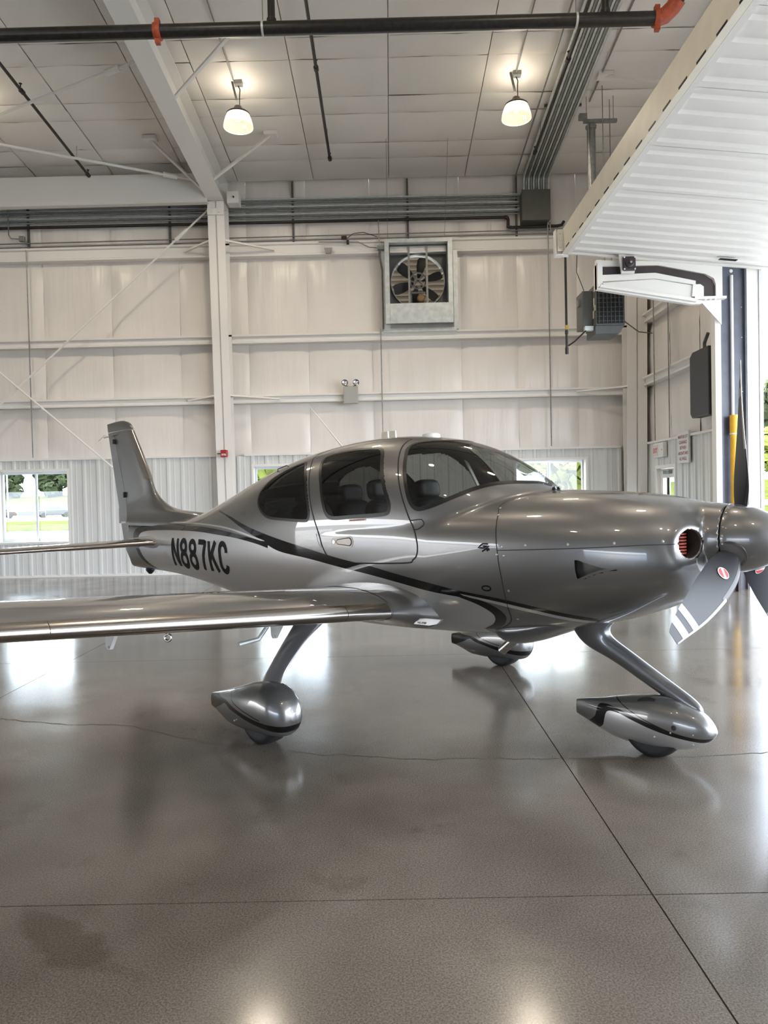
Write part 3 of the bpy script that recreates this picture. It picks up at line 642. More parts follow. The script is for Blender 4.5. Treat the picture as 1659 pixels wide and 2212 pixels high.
# --- stripes
fill('stripe', [(-2.15,1.594),(-1.8,1.538),(-1.465,1.461),(-1.182,1.402),(-.879,1.345),(-.474,1.276),(-.114,1.217),(.21,1.175),(.502,1.125),(.768,1.082),(1.031,1.04)],
     [(-2.17,1.587),(-1.83,1.525),(-1.5,1.43),(-1.25,1.355),(-1.1,1.305),(-.882,1.241),(-.479,1.196),(-.119,1.148),(.204,1.108),(.494,1.064),(.758,1.021),(1.02,.995)], black_gloss, n=160)
fill('stripe', [(-4.27,1.19),(-4.32,1.25),(-4.31,1.32),(-4.22,1.375),(-4.0,1.402),(-3.363,1.422),(-2.549,1.426),(-2.077,1.41),(-1.677,1.381),(-1.467,1.36),(-1.2,1.326),(-1.05,1.30)],
     [(-4.137,1.19),(-4.155,1.25),(-4.12,1.30),(-4.033,1.33),(-3.789,1.352),(-3.191,1.367),(-2.496,1.371),(-2.028,1.355),(-1.67,1.338),(-1.442,1.318),(-1.236,1.293),(-1.06,1.262)], black_gloss, n=160, off=.0013)
fill('stripe', [(-4.24,1.13),(-4.15,1.03),(-4.02,.955),(-3.86,.905)], [(-4.122,1.126),(-4.047,1.038),(-3.934,.965),(-3.80,.908)], black_gloss, n=50)
fill('stripe', [(1.027,1.023),(1.161,.992),(1.267,.952),(1.32,.907),(1.322,.862),(1.267,.809),(1.159,.756)], [(1.02,.995),(1.148,.954),(1.231,.902),(1.237,.855),(1.175,.8),(1.051,.744)], black_gloss, n=70)
fill('stripe', [(1.02,1.041),(1.243,1.018),(1.397,.997),(1.576,.965),(1.801,.916),(1.90,.892)], [(1.02,1.022),(1.237,.997),(1.389,.974),(1.566,.942),(1.786,.893),(1.89,.873)], black_gloss, n=70, off=.0014)
fill('stripe', [(1.034,1.02),(1.237,.995),(1.389,.972),(1.566,.94),(1.786,.891),(1.88,.872)], [(1.06,1.006),(1.232,.977),(1.381,.95),(1.555,.918),(1.762,.871),(1.85,.856)], band_m, n=70)
fill('stripe', [(-4.45,1.447),(-4.0,1.448),(-3.116,1.458),(-2.413,1.455),(-1.955,1.441),(-1.687,1.419),(-1.449,1.387),(-1.237,1.351),(-1.116,1.328)],
     [(-4.45,1.425),(-4.0,1.427),(-2.996,1.44),(-2.397,1.44),(-1.947,1.424),(-1.683,1.403),(-1.446,1.368),(-1.237,1.335),(-1.1,1.32)], band_m, n=120, off=.002)
# --- lettering on the body
def strokes(name, polys, t0, z0, sx, sz, w, m, slant=0., parent=plane, off=.0022):
    V = []; Fs = []
    for pl, closed in polys:
        Q = np.array(pl, float); Q = np.stack([t0+Q[:,0]*sx+Q[:,1]*slant, z0+Q[:,1]*sz], -1); R = []
        for a, b_ in zip(Q[:-1], Q[1:]):
            n = max(1, int(np.linalg.norm(b_-a)/.02)); R += [a+(b_-a)*k/n for k in range(n)]
        R.append(Q[-1]); R = np.array(R); n = len(R)
        if closed: R = R[:-1]; n -= 1; T = np.roll(R,-1,0)-np.roll(R,1,0)
        else: T = np.gradient(R, axis=0)
        T /= np.linalg.norm(T, axis=1, keepdims=True); B = np.stack([-T[:,1], T[:,0]], -1)*w/2
        o = len(V); V += [x for a, b_ in zip(R-B, R+B) for x in (a, b_)]
        Fs += [(o+2*i, o+2*i+1, o+2*((i+1) % n)+1, o+2*((i+1) % n)) for i in range(n if closed else n-1)]
    V = np.array(V); P = np.stack([V[:,0], side(V[:,0], V[:,1]), V[:,1]], -1)
    g = grad(P[:,0], P[:,1], P[:,2]); return mesh_obj(name, L(P+g*off), Fs, m, parent, True, 180)
def arc(cx, cy, rx, ry, a0, a1, n=20): return [(cx+rx*math.cos(math.radians(a0+(a1-a0)*k/n)), cy+ry*math.sin(math.radians(a0+(a1-a0)*k/n))) for k in range(n+1)]
S8 = [(arc(.5,1.12,.36,.30,0,360,30),True), (arc(.5,.40,.40,.36,0,360,30),True)]
GL = {'N': [([(.1,.0),(.1,1.5)],False),([(.1,1.45),(.9,.05)],False),([(.9,0),(.9,1.5)],False)], '8': S8,
      '7': [([(.05,1.42),(.92,1.42),(.60,.75),(.45,0)],False)], 'K': [([(.12,0),(.12,1.5)],False),([(.9,1.5),(.16,.58)],False),([(.42,.86),(.95,0)],False)],
      'C': [([(.88,1.0)]+arc(.5,1.05,.38,.38,10,180,14)+arc(.5,.45,.38,.38,180,350,14),False)]}
lx = -3.14
for ch in 'N887KC':
    strokes('registration_letter', GL[ch], lx, .985, .185, .2, .055, ink_black, .0); lx += .232
strokes('model_emblem', [([(1.0,1.5),(.35,1.5),(.05,.75),(.75,.75),(.95,1.1)],False),([(.5,1.1),(1.25,1.1),(.75,.05)],False),([(1.3,.75),(1.3,.15)],False),([(1.12,.45),(1.5,.45)],False)], 1.20, 1.315, .065, .035, .010, ink_black, .02)
ribbon('fuel_cap_ring', [(1.259+.034*math.cos(a), .637, 1.068+.019*math.sin(a)) for a in np.linspace(0,2*PI,14,endpoint=False)], .006, ink_black, closed=True, n=40)
ribbon('access_plate', [(-3.33+.07*math.cos(a), .24, 1.04+.075*math.sin(a)) for a in np.linspace(0,2*PI,14,endpoint=False)], .003, band_m, closed=True, n=40)
fill('door_placard', [(.02,1.522),(.2,1.53)], [(.02,1.507),(.2,1.515)], white_plastic, door_s, n=6, k=2, off=.003)
fill('placard_text', [(.03,1.518),(.19,1.5255)], [(.03,1.511),(.19,1.5185)], sign_red, door_s, n=6, k=2, off=.004)
for y0_, x0_ in ((1.562,-1.56),(1.562,-1.51)): fill('tail_placard', [(x0_,y0_+.02),(x0_+.04,y0_+.022)], [(x0_,y0_-.015),(x0_+.04,y0_-.013)], strut_m, n=4, k=2, off=.002)
# screws round the cowl
handle_m = mat('satin_handle', (.42,.39,.36), .4, metal=.5)
def on(t, z, off=0.):
    s_ = float(side(t, z)); P = np.array([t, s_, z]); g = grad(*[np.array(x) for x in P]); return L(P+g*off), L(g)
for t_, z_ in ((1.40,1.352),(1.412,1.294),(1.42,1.065),(1.40,.861),(1.565,1.366),(1.845,1.378),(2.117,1.389),(2.36,1.40),(1.325,1.555),(1.36,1.30),(1.30,1.60)):
    p_, g_ = on(t_, z_); MB().lathe([(.0,.003),(.005,.003),(.008,.002),(.008,-.004)], p_, g_, 12).build('screw', blade_boot, plane)
# door handle: recessed bright lever with a key lock
p_, g_ = on(-.06, 1.348, .002); h = empty('door_handle'); h.parent = door_s
ux = Vector((1,0,.03)).normalized(); un = Vector(g_); uz = un.cross(ux); 
if uz.z < 0: uz = -uz
def plate(mb, pts, d0, d1):
    n = len(pts); c_ = Vector(p_); v = [c_+ux*a+uz*q+un*d0 for a, q in pts]+[c_+ux*a+uz*q+un*d1 for a, q in pts]
    return mb.add(v, [tuple(range(n)), tuple(range(2*n-1,n-1,-1))]+[(i,(i+1)%n,n+(i+1)%n,n+i) for i in range(n)])
outl = arc(-.085,0,.035,.032,90,270,10)+arc(.085,0,.04,.045,-90,90,10)
plate(MB(), outl, -.02, .004).build('escutcheon', handle_m, h, angle=50); plate(MB(), arc(-.045,0,.012,.020,90,270,6)+arc(.085,0,.030,.034,-90,90,8), -.02, .0048).build('recess', gap_m, h, angle=50)
plate(MB(), arc(-.035,0,.012,.015,90,270,6)+arc(.085,0,.024,.027,-90,90,8), 0, .010).build('lever', handle_m, h, angle=50)
plate(MB(), arc(-.085,0,.015,.015,0,340,12), 0, .008).build('lock', steel_m, h)
ribbon('pull_recess', [(-.378,.645,1.40),(-.365,.648,1.35),(-.345,.651,1.31),(-.325,.652,1.29),(-.318,.652,1.31),(-.335,.650,1.37),(-.360,.646,1.415)], .010, strut_m, closed=True, n=50)
# --- NACA-type scoop in the cowl cheek
def scoop(sg):
    n, k = 40, 12; U, W = spline([(1.862,1.296)]+SC[1:]+[(2.165,1.239)], n), spline([(1.876,1.158)]+SC2[1:]+[(2.165,1.237)], n); V = []
    for i in range(n):
        for j in range(k):
            a = (0, 0, 0, .06, .2, .4, .6, .8, .94, 1, 1, 1)[j]; q = U[i]*(1-a)+W[i]*a; s_ = float(side(q[0], q[1])); u = i/(n-1)
            d = .052*(1-u)**1.1*(0 if j in (0,11) else .5 if j in (1,10) else 1); V.append((q[0], sg*(s_-.001-d), q[1]))
    o = mesh_obj('scoop_ramp', L(V), [f if sg < 0 else f[::-1] for f in grid_faces(n, k)], paint, plane, True, 50)
    T0 = [(1.866, sg*(float(side(1.866, z_))-d), z_) for z_, d in ((1.292,.003),(1.162,.003),(1.162,.058),(1.292,.058))]
    MB().add([L(p) for p in T0], [(0,1,2,3)]).build('scoop_throat', gap_m, plane, smooth=False)
scoop(1); scoop(-1)
ribbon('scoop_lip', [(a, .58, b_) for a, b_ in SC]+[(a, .58, b_) for a, b_ in SC2[::-1]], .010, paint, closed=True, n=90, off=.002)
# --- intakes
for sg in (1,-1):
    iz = empty('air_intake'); iz.parent = plane
    c_ = L([2.462, sg*.295, 1.38]); ax_ = L([.848, sg*.53, 0])
    R0, r0 = .094, .012
    MB().lathe([(R0-r0*math.cos(a), r0*math.sin(a)) for a in np.linspace(0, 2*PI, 14, endpoint=False)], c_-ax_*.012, ax_, 40, closed=True).build('lip', paint, iz, angle=180)
    MB().lathe([(.086,-.005),(.082,-.06),(.078,-.20),(0,-.201)], c_, ax_, 36).build('duct', mat('duct_dark', (.07,.065,.06), .5), iz, angle=60)
    for k in range(7): MB().lathe([(.0,.0),(.055,.0),(.055,.010),(0,.010)], c_-ax_*.115+np.array([0,0,-.066+k*.019]), (0,0,1), 16).build('cooling_fin', mat('cylinder_fin_red', (.42,.07,.04), .55), iz)
# --- cowl exit lip on the belly and exhaust
def tube_loft(name, st, m, parent=plane, n=40, ex=2.2):
    """st: (t, s, z, half-width, half-height)"""
    st = np.array(st, float); q = np.linspace(0, 1, 40); u = np.linspace(0, 1, len(st)); C_ = np.stack([natural(u, st[:,k])(q) for k in range(5)], -1)
    V = []
    for t_, s_, z_, a_, b_ in C_:
        for k in range(n):
            an = 2*PI*k/n; ca_, sa_ = math.cos(an), math.sin(an)
            V.append((t_, s_+max(a_,.001)*math.copysign(abs(ca_)**(2/ex), ca_), z_+max(b_,.001)*math.copysign(abs(sa_)**(2/ex), sa_)))
    fs = [f[::-1] for f in grid_faces(40, n, True)]+[tuple(range(n)), tuple(range(39*n+n-1, 39*n-1, -1))]
    o = mesh_obj(name, L(V), [f[::-1] for f in fs], m, parent, True, 60); return o
tube_loft('cowl_exit_fairing', [(.98,0,.78,.05,.02),(1.06,0,.750,.26,.075),(1.16,0,.735,.34,.118),(1.30,0,.752,.36,.118),(1.5,0,.80,.36,.092),(1.7,0,.86,.30,.06),(1.9,0,.93,.15,.03)], strut_m)
MB().tube([L([1.20,.12,.69]), L([1.03,.12,.545])], .034, 20, cap=False).tube([L([1.20,.12,.69]), L([1.031,.12,.546])], .029, 20, cap=False).build('exhaust_pipe', steel_m, plane)
# --- wings
def naca(n=40, t=.15, m=.03, p=.4):
    x = .5*(1-np.cos(np.linspace(0, PI, n))); yt = 5*t*(.2969*np.sqrt(x)-.126*x-.3516*x**2+.2843*x**3-.1036*x**4)
    yc = np.where(x < p, m/p**2*(2*p*x-x*x), m/(1-p)**2*((1-2*p)+2*p*x-x*x))
    return np.concatenate([np.stack([x[::-1], (yc+yt)[::-1]], -1), np.stack([x[1:-1], (yc-yt)[1:-1]], -1)])
AF = naca(44, .155, .034)
def wing_pt(s_, sg, grow=0., low=0.):
    c_ = 1.38-.115*(s_-.9); le = .70-.035*(s_-.92); zl = .90+.088*(s_-.92)
    q = AF.copy(); P = np.stack([le-q[:,0]*c_, np.full(len(q), s_), zl+q[:,1]*c_-.02*q[:,0]*c_], -1)
    if grow or low:
        d = np.roll(P, -1, 0)-np.roll(P, 1, 0); nn = np.stack([-d[:,2], 0*d[:,0], d[:,0]], -1); nn /= np.linalg.norm(nn, axis=1, keepdims=True)
        cc = P.mean(0); nn *= np.sign(((P-cc)*nn).sum(1).mean())
        P = P + nn*(grow+low*np.clip(-nn[:,2], 0, 1))[:,None]
    P[:,1] *= sg; return P
def ring_mesh(name, rings, m, parent, capends=True, flip=False, angle=40):
    n = len(rings[0]); V = np.concatenate(rings); fs = grid_faces(len(rings), n, True)
    if flip: fs = [f[::-1] for f in fs]
    if capends: fs += [tuple(range(n)), tuple(range((len(rings)-1)*n+n-1, (len(rings)-1)*n-1, -1))]
    return mesh_obj(name, L(V), fs, m, parent, True, angle)
for sg in (1,-1):
    ss = list(np.linspace(.88, 5.55, 28))
    rings = [wing_pt(s_, sg) for s_ in ss]
    for k in range(1, 7):                                           # rounded, upswept tip
        a = k/6*PI/2; R = wing_pt(5.55+.28*math.sin(a), sg); c_ = R.mean(0); R = c_+(R-c_)*[.35+.65*math.cos(a),1,max(.03,math.cos(a))]; R[:,2] += .10*(1-math.cos(a)); R[:,0] -= .08*(1-math.cos(a)); rings.append(R)
    w_ = ring_mesh('wing', rings, silver if False else paint, plane, flip=sg > 0)
    i0 = np.where(AF[:,0] < .045)[0]
    i0 = i0[(i0 > 20) & (i0 < 60)]
    for a_, q_ in ((.95,1.34),(1.345,3.2),(3.205,5.5)):
        rr_ = [wing_pt(s_, sg, .0025)[i0] for s_ in np.linspace(a_, q_, 12)]; V = np.concatenate(rr_)
        mesh_obj('leading_edge_panel', L(V), [f if sg < 0 else f[::-1] for f in grid_faces(12, len(i0))], chrome, w_, True, 180)
    fr_ = []
    for k in range(15):
        u = k/14; s_ = .90-.40*u; fr_.append(wing_pt(s_, sg, .003+.045*u**2, .03*u))
    fr_[0] = wing_pt(.93, sg, .003)
    ring_mesh('wing_root_fairing', fr_, paint, w_, False, flip=sg < 0, angle=180)
wing_s = [o for o in plane.children if o.name.startswith('wing')][0]
def hinge_arm(t_, s_, z_, hgt):
    v = [(t_+.05,z_+.05),(t_-.10,z_+.05),(t_-.085,z_-hgt*.85),(t_-.06,z_-hgt),(t_-.035,z_-hgt*.95)]
    v = [(t_+.06,z_+.06),(t_-.11,z_+.06),(t_-.10,z_-hgt*.8),(t_-.085,z_-hgt),(t_-.055,z_-hgt*.97)]
    a = MB(); V = [L([p[0], s_-.012, p[1]]) for p in v]+[L([p[0], s_+.012, p[1]]) for p in v]; n = len(v)
    a.add(V, [tuple(range(n)), tuple(range(2*n-1,n-1,-1))]+[(i,(i+1)%n,n+(i+1)%n,n+i) for i in range(n)]); o = a.build('flap_hinge', white_plastic, wing_s, smooth=False)
    for zz in (.01, -hgt*.82): MB().lathe([(0,.004),(.009,.004),(.009,0)], L([t_-.06, s_+.012, z_+zz]), L([0,1,0]), 10).build('bolt', steel_m, o)
hinge_arm(-.10, 2.52, .905, .10); hinge_arm(-.10, 1.26, .775, .10)
MB().tube([L([-.14,1.33,.80]), L([-.18,1.40,.69]), L([-.20,1.56,.675])], .016, 14).build('drain_tube', galv_light, wing_s)
MB().lathe([(.020+.008*math.cos(a), .008*math.sin(a)) for a in np.linspace(0,2*PI,10,endpoint=False)], L([.10,2.29,.873]), L([.6,.8,0]), 20, closed=True).tube([L([.10,2.29,.895]), L([.10,2.29,.95])], .007, 8).build('tie_down_ring', steel_m, wing_s)
v_ = [(.58,.745),(.66,.83),(.90,.842),(.80,.775)]
p0_ = [L([.60,.60,.760]), L([.70,.60,.832]), L([.90,.585,.838]), L([.84,.59,.795]), L([.78,.595,.765])]
# wing-root step marked NO STEP
st_ = empty('step_vane'); st_.parent = plane
tq = [(.66,.782),(.705,.826),(.80,.832),(.905,.834),(.865,.800),(.80,.784)]
V = [L([a, .655-.02, b_]) for a, b_ in tq]+[L([a, .665+.02*(.9-a), b_]) for a, b_ in tq]; n = len(tq)
MB().add(V, [tuple(range(n)), tuple(range(2*n-1,n-1,-1))]+[(i,(i+1)%n,n+(i+1)%n,n+i) for i in range(n)]).build('vane', silver, st_, smooth=False)
v2, f2 = text_mesh('NO STEP', .020, .0006)
mesh_obj('step_lettering', [L([.735+p[0], .6695, .796+p[1]+p[0]*.02]) for p in v2], f2, ink_black, st_, smooth=False)
# --- tail
def fin_half(z): return .058*(1-.30*np.clip((z-1.5)/1.2,0,1)) + .085*np.clip((1.80-z)/.36,0,1)**2.2
LEz = pchip([1.40,1.50,1.56,1.583,1.62,1.70,1.75,1.846,1.96,2.58], [-2.62,-2.72,-3.02,-3.37,-3.60,-3.80,-3.877,-3.977,-4.035,-4.445])
def hinge_t(z): return np.interp(z, [.86,1.027,1.508,2.482,2.72], [-4.385,-4.426,-4.528,-4.859,-4.94])
def te_t(z): return np.interp(z, [.884,.90,.932,1.083,1.20,2.70], [-4.43,-4.52,-4.577,-4.702,-4.752,-5.118])
XF = .5*(1-np.cos(np.linspace(0, PI, 26)))
def fin_ring(z, l, t_, hh, le=True):
    c_ = l-t_; prof = np.sqrt(np.clip(XF,0,1))*1.6*(1-XF)**.9+.12*(1-XF) if le else np.ones_like(XF)*(1-XF)+.02
    prof = prof/prof.max()
    up_ = np.stack([l-XF*c_, hh*prof, np.full(26, z)], -1); dn = up_*[1,-1,1]
    return np.concatenate([up_, dn[::-1][1:-1]])
def fin_full(z, cut0=0., cut1=1.):
    """section of fin + rudder between chord fractions"""
    l, t_ = float(LEz(z)) if z > 1.40 else -2.62, float(te_t(z)); x = XF; c_ = l-t_
    return l, t_
zs_ = np.linspace(1.40, 2.585, 60); rings = []
for z in zs_:
    l, hx = float(LEz(z)), float(hinge_t(z)); h_ = float(fin_half(z)); c_ = l-hx; x = XF
    prof = np.minimum(1, np.sqrt(x/.30+1e-9)*(1-.0*x)); prof = np.where(x < .30, np.sqrt(1-(1-x/.30)**2), 1-.35*((x-.30)/.70)**1.5)
    up_ = np.stack([l-x*c_, h_*prof, np.full(26, z)], -1); dn = up_*[1,-1,1]; rings.append(np.concatenate([up_, dn[::-1]]))
fin = ring_mesh('vertical_fin', rings, paint, plane, flip=True, angle=40)
rings = []
for z in np.linspace(.886, 2.585, 70):
    hx, tt = float(hinge_t(z))-.006, float(te_t(z)); h_ = float(fin_half(max(z,1.40)))*.64; h_ = h_ if z > 1.5 else .066+.0*z; h_ *= min(1., ((z-.876)/.12)**.5)
    x = np.linspace(0, 1, 12); up_ = np.stack([hx-x*(hx-tt), h_*(1-.92*x), np.full(12, z)], -1); dn = up_*[1,-1,1]; rings.append(np.concatenate([up_, dn[::-1]]))
rud = ring_mesh('rudder', rings, paint, plane, flip=True, angle=40)
rings = []
for k, z in enumerate(np.linspace(2.592, 2.722, 16)):
    u = k/15; l = -4.45-.03*u-.27*(1-math.sqrt(max(0,1-u**2.2))); tt = -5.09-.02*u+.0; zz = np.full(26, z)
    h_ = .041*math.sqrt(max(.02, 1-u**2)); x = XF; prof = np.where(x < .30, np.sqrt(1-(1-x/.30)**2), 1-.93*((x-.30)/.70)); up_ = np.stack([l-x*(l-tt), h_*prof, 2.592+(z-2.592)*(1-.16*x)*1.0-.0*x], -1); dn = up_*[1,-1,1]; rings.append(np.concatenate([up_, dn[::-1]]))
ring_mesh('fin_tip_cap', rings, paint, fin, flip=True, angle=50)
rings = []
for z in np.linspace(1.965, 2.575, 14):
    l, hx = float(LEz(z)), float(hinge_t(z)); h_ = float(fin_half(z)); c_ = l-hx; x = np.linspace(0, .17, 8); prof = np.sqrt(1-(1-x/.30)**2); u_ = np.stack([l+.003-x*c_, (h_*prof+.0025), np.full(8, z)], -1); rings.append(np.concatenate([u_[::-1], (u_*[1,-1,1])[1:]]))
mesh_obj('leading_edge_panel', L(np.concatenate(rings)), [f for f in grid_faces(14, 15)], chrome, fin, True, 180)
MB().tube([L([-4.78,.045,2.55]), L([-5.0,.032,2.535]), L([-5.16,.025,2.53])], .006, 8).tube([L([-5.02,.03,2.535]), L([-5.14,.03,2.56]), L([-5.30,.03,2.50])], .003, 6).build('static_wick', blade_boot, rud)
for zz, hh in ((2.46,.03),(1.78,.035),(1.06,.07)):
    hx = float(hinge_t(zz)); MB().box(hx-.012, hx+.012, -.062, .062, zz-hh, zz+hh).build('hinge', gap_m, rud, smooth=False)
MB().add([L([-4.62,.045,1.447]),L([-4.62,.045,1.424]),L([-4.80,.012,1.417]),L([-4.80,.012,1.440])],[(0,1,2,3)]).build('stripe', band_m, rud, smooth=False)
MB().box(-4.862,-4.80,-.006,.006,1.42,1.615).build('trim_tab', paint, rud, smooth=False, bevel=.003)
MB().lathe([(.0,-.055),(.02,-.05),(.045,-.02),(.055,.0),(.05,.02)], L([-4.13,0,.862]), (0,0,1), 20).build('tail_tie_down', black_plastic, plane)
AF2 = naca(30, .10, 0.)
for sg in (1,-1):
    rings = []
    for k in range(22):
        s_ = .05+1.90*k/21; c_ = .92-.15*s_; le = -3.55-.07*s_; q = AF2
        e = 1. if k < 20 else (.8 if k == 20 else .4)
        P = np.stack([le-q[:,0]*c_*e-(1-e)*.1, np.full(len(q), sg*s_), 1.215+q[:,1]*c_*e+.0*s_], -1); rings.append(P)
    st = ring_mesh('horizontal_stabilizer', rings, paint, plane, flip=sg > 0)
    i0 = np.where(AF2[:,0] < .08)[0]; i0 = i0[(i0 > 12) & (i0 < 42)]; rr_ = []
    for s_ in np.linspace(.22, 1.88, 10):
        c_ = .92-.15*s_; le = -3.547-.07*s_; q = AF2[i0]; rr_.append(np.stack([le-q[:,0]*c_, np.full(len(q), sg*s_), 1.215+q[:,1]*c_*1.03], -1))
    mesh_obj('leading_edge_panel', L(np.concatenate(rr_)), [f if sg < 0 else f[::-1] for f in grid_faces(10, len(i0))], chrome, st, True, 180)
    tube_loft('stabilizer_fillet', [(-3.40,sg*.21,1.215,.01,.01),(-3.50,sg*.205,1.215,.035,.045),(-3.65,sg*.19,1.215,.055,.07),(-3.95,sg*.15,1.215,.06,.065),(-4.4,sg*.09,1.215,.05,.03)], silver, st, 24, 2.)
# --- propeller
HUB = np.array([2.65, 0, 1.40])
MB().lathe([(.0,-.05),(.203,-.05),(.205,-.045),(.203,-.01),(.197,.04),(.180,.10),(.150,.16),(.105,.225),(.055,.275),(.02,.297),(0,.30)], L(HUB), (1,0,0), 64).build('spinner', paint, plane, angle=40)
sp = [o for o in plane.children if o.name.startswith('spinner')][0]
for k in range(26):
    a = 2*PI*k/26; MB().lathe([(0,.003),(.006,.002),(.006,-.002)], L(HUB+np.array([-.035,.2055*math.sin(a),.2055*math.cos(a)])), L([0,math.sin(a),math.cos(a)]), 8).build('screw', steel_m, sp)
BR = [.10,.16,.22,.30,.40,.50,.60,.70,.80,.88,.95,1.01,1.05,1.068]
BC = [.095,.100,.130,.175,.202,.208,.204,.192,.174,.154,.132,.110,.090,.078]
BL = [.50,.50,.52,.54,.53,.51,.47,.42,.34,.24,.12,-.02,-.16,-.26]   # share of the chord ahead of the pitch axis
BT = [.85,.62,.36,.20,.13,.105,.09,.08,.07,.06,.055,.05,.05,.05]
BP = [58,54,50,44,38,33,29,26,23.5,22,21,20,20,20]
fc, fl_, ft, fp = natural(BR, BC), natural(BR, BL), natural(BR, BT), natural(BR, BP)
def blade_ring(r, al, g=0., sel=None):
    T_ = np.array([0, math.cos(al), -math.sin(al)]); Rd = np.array([0, math.sin(al), math.cos(al)]); A_ = np.array([1.,0,0])
    c_, l_, t_, p_ = float(fc(r)), float(fl_(r)), float(ft(r)), math.radians(float(fp(r))); n = 32
    ch = math.cos(p_)*T_+math.sin(p_)*A_; tn = -math.sin(p_)*T_+math.cos(p_)*A_; out = []
    for k in range(n):
        a = 2*PI*k/n; x = .5*(1+math.cos(a)); y = .5*t_*math.sin(a)*(1. if math.sin(a) > 0 else .5)
        w = (x**.35 if r > .2 else 1); out.append(HUB+Rd*r+ch*((x-1+l_)*c_ + g*math.cos(a))+tn*(y*c_*min(1, w+.05)+g*math.sin(a)))
    out = np.array(out); return out if sel is None else out[sel]
for k, deg in enumerate((-2.4, 117.6, 237.6)):
    al = math.radians(deg); rs = np.concatenate([np.linspace(.10,.3,10), np.linspace(.32,.95,22), np.linspace(.965,1.068,10)])
    bl = ring_mesh('propeller_blade', [blade_ring(r, al) for r in rs], blade_m, plane, angle=50, flip=True)
    for a_, q_ in ((.84,.895),(.945,1.005)): ring_mesh('tip_stripe', [blade_ring(r, al, .0012) for r in np.linspace(a_, q_, 5)], blade_silver, bl, False, angle=60, flip=True)
    sel = [29,30,31,0,1,2,3]; rr_ = [blade_ring(r, al, .0022, sel) for r in np.linspace(.52, 1.06, 24)]
    mesh_obj('edge_guard', L(np.concatenate(rr_)), [f[::-1] for f in grid_faces(24, 7)], blade_boot, bl, True, 180)
    sel = [28,29,30,31,0,1,2,3,4]; rr_ = [blade_ring(r, al, .0012, sel) for r in np.linspace(.2, .54, 14)]
    mesh_obj('de_ice_boot', L(np.concatenate(rr_)), [f[::-1] for f in grid_faces(14, 9)], black_plastic, bl, True, 180)
    T_ = np.array([0, math.cos(al), -math.sin(al)]); Rd = np.array([0, math.sin(al), math.cos(al)])
    MB().lathe([(.088,-.03),(.088,.012),(.074,.014),(.074,-.03)], L(HUB+Rd*.175), L(Rd), 28).build('blade_cuff', strut_m, bl)
    # round maker's badge on the front and rear faces of the blade
    for fsgn in (1,):
        r = .385; p_ = math.radians(float(fp(r))); ch = math.cos(p_)*T_+math.sin(p_)*np.array([1.,0,0]); tn = -math.sin(p_)*T_+math.cos(p_)*np.array([1.,0,0]); c_ = float(fc(r))
        ctr = HUB+Rd*r+ch*(float(fl_(r))-.5)*c_+tn*(.5*float(ft(r))*c_*(1.005 if fsgn > 0 else -.505)); nn = tn*fsgn
        bd = MB().lathe([(0,.0022),(.036,.0022),(.038,.0)], L(ctr), L(nn), 32).build('badge', white_plastic, bl)
        MB().lathe([(.0,.003),(.032,.003),(.032,.002)], L(ctr), L(nn), 32).build('badge_field', mat('badge_red', (.50,.05,.07), .4), bd)
        ex, ey = (T_*math.cos(p_)+np.array([math.sin(p_),0,0]))*fsgn, Rd
        d1 = (ex*.7+ey*.7); d2 = (-ex*.7+ey*.7); V = [L(ctr+nn*.0036+d1*a+d2*b_) for a, b_ in ((-.031,-.008),(.031,-.008),(.031,.008),(-.031,.008))]
        MB().add(V, [(0,1,2,3)]).build('badge_band', white_plastic, bd, smooth=False)
        v3, f3 = text_mesh('HARTZELL', .0125); mesh_obj('badge_lettering', [L(ctr+nn*.0042+d1*p[0]+d2*p[1]) for p in v3], f3, sign_red, bd, smooth=False)
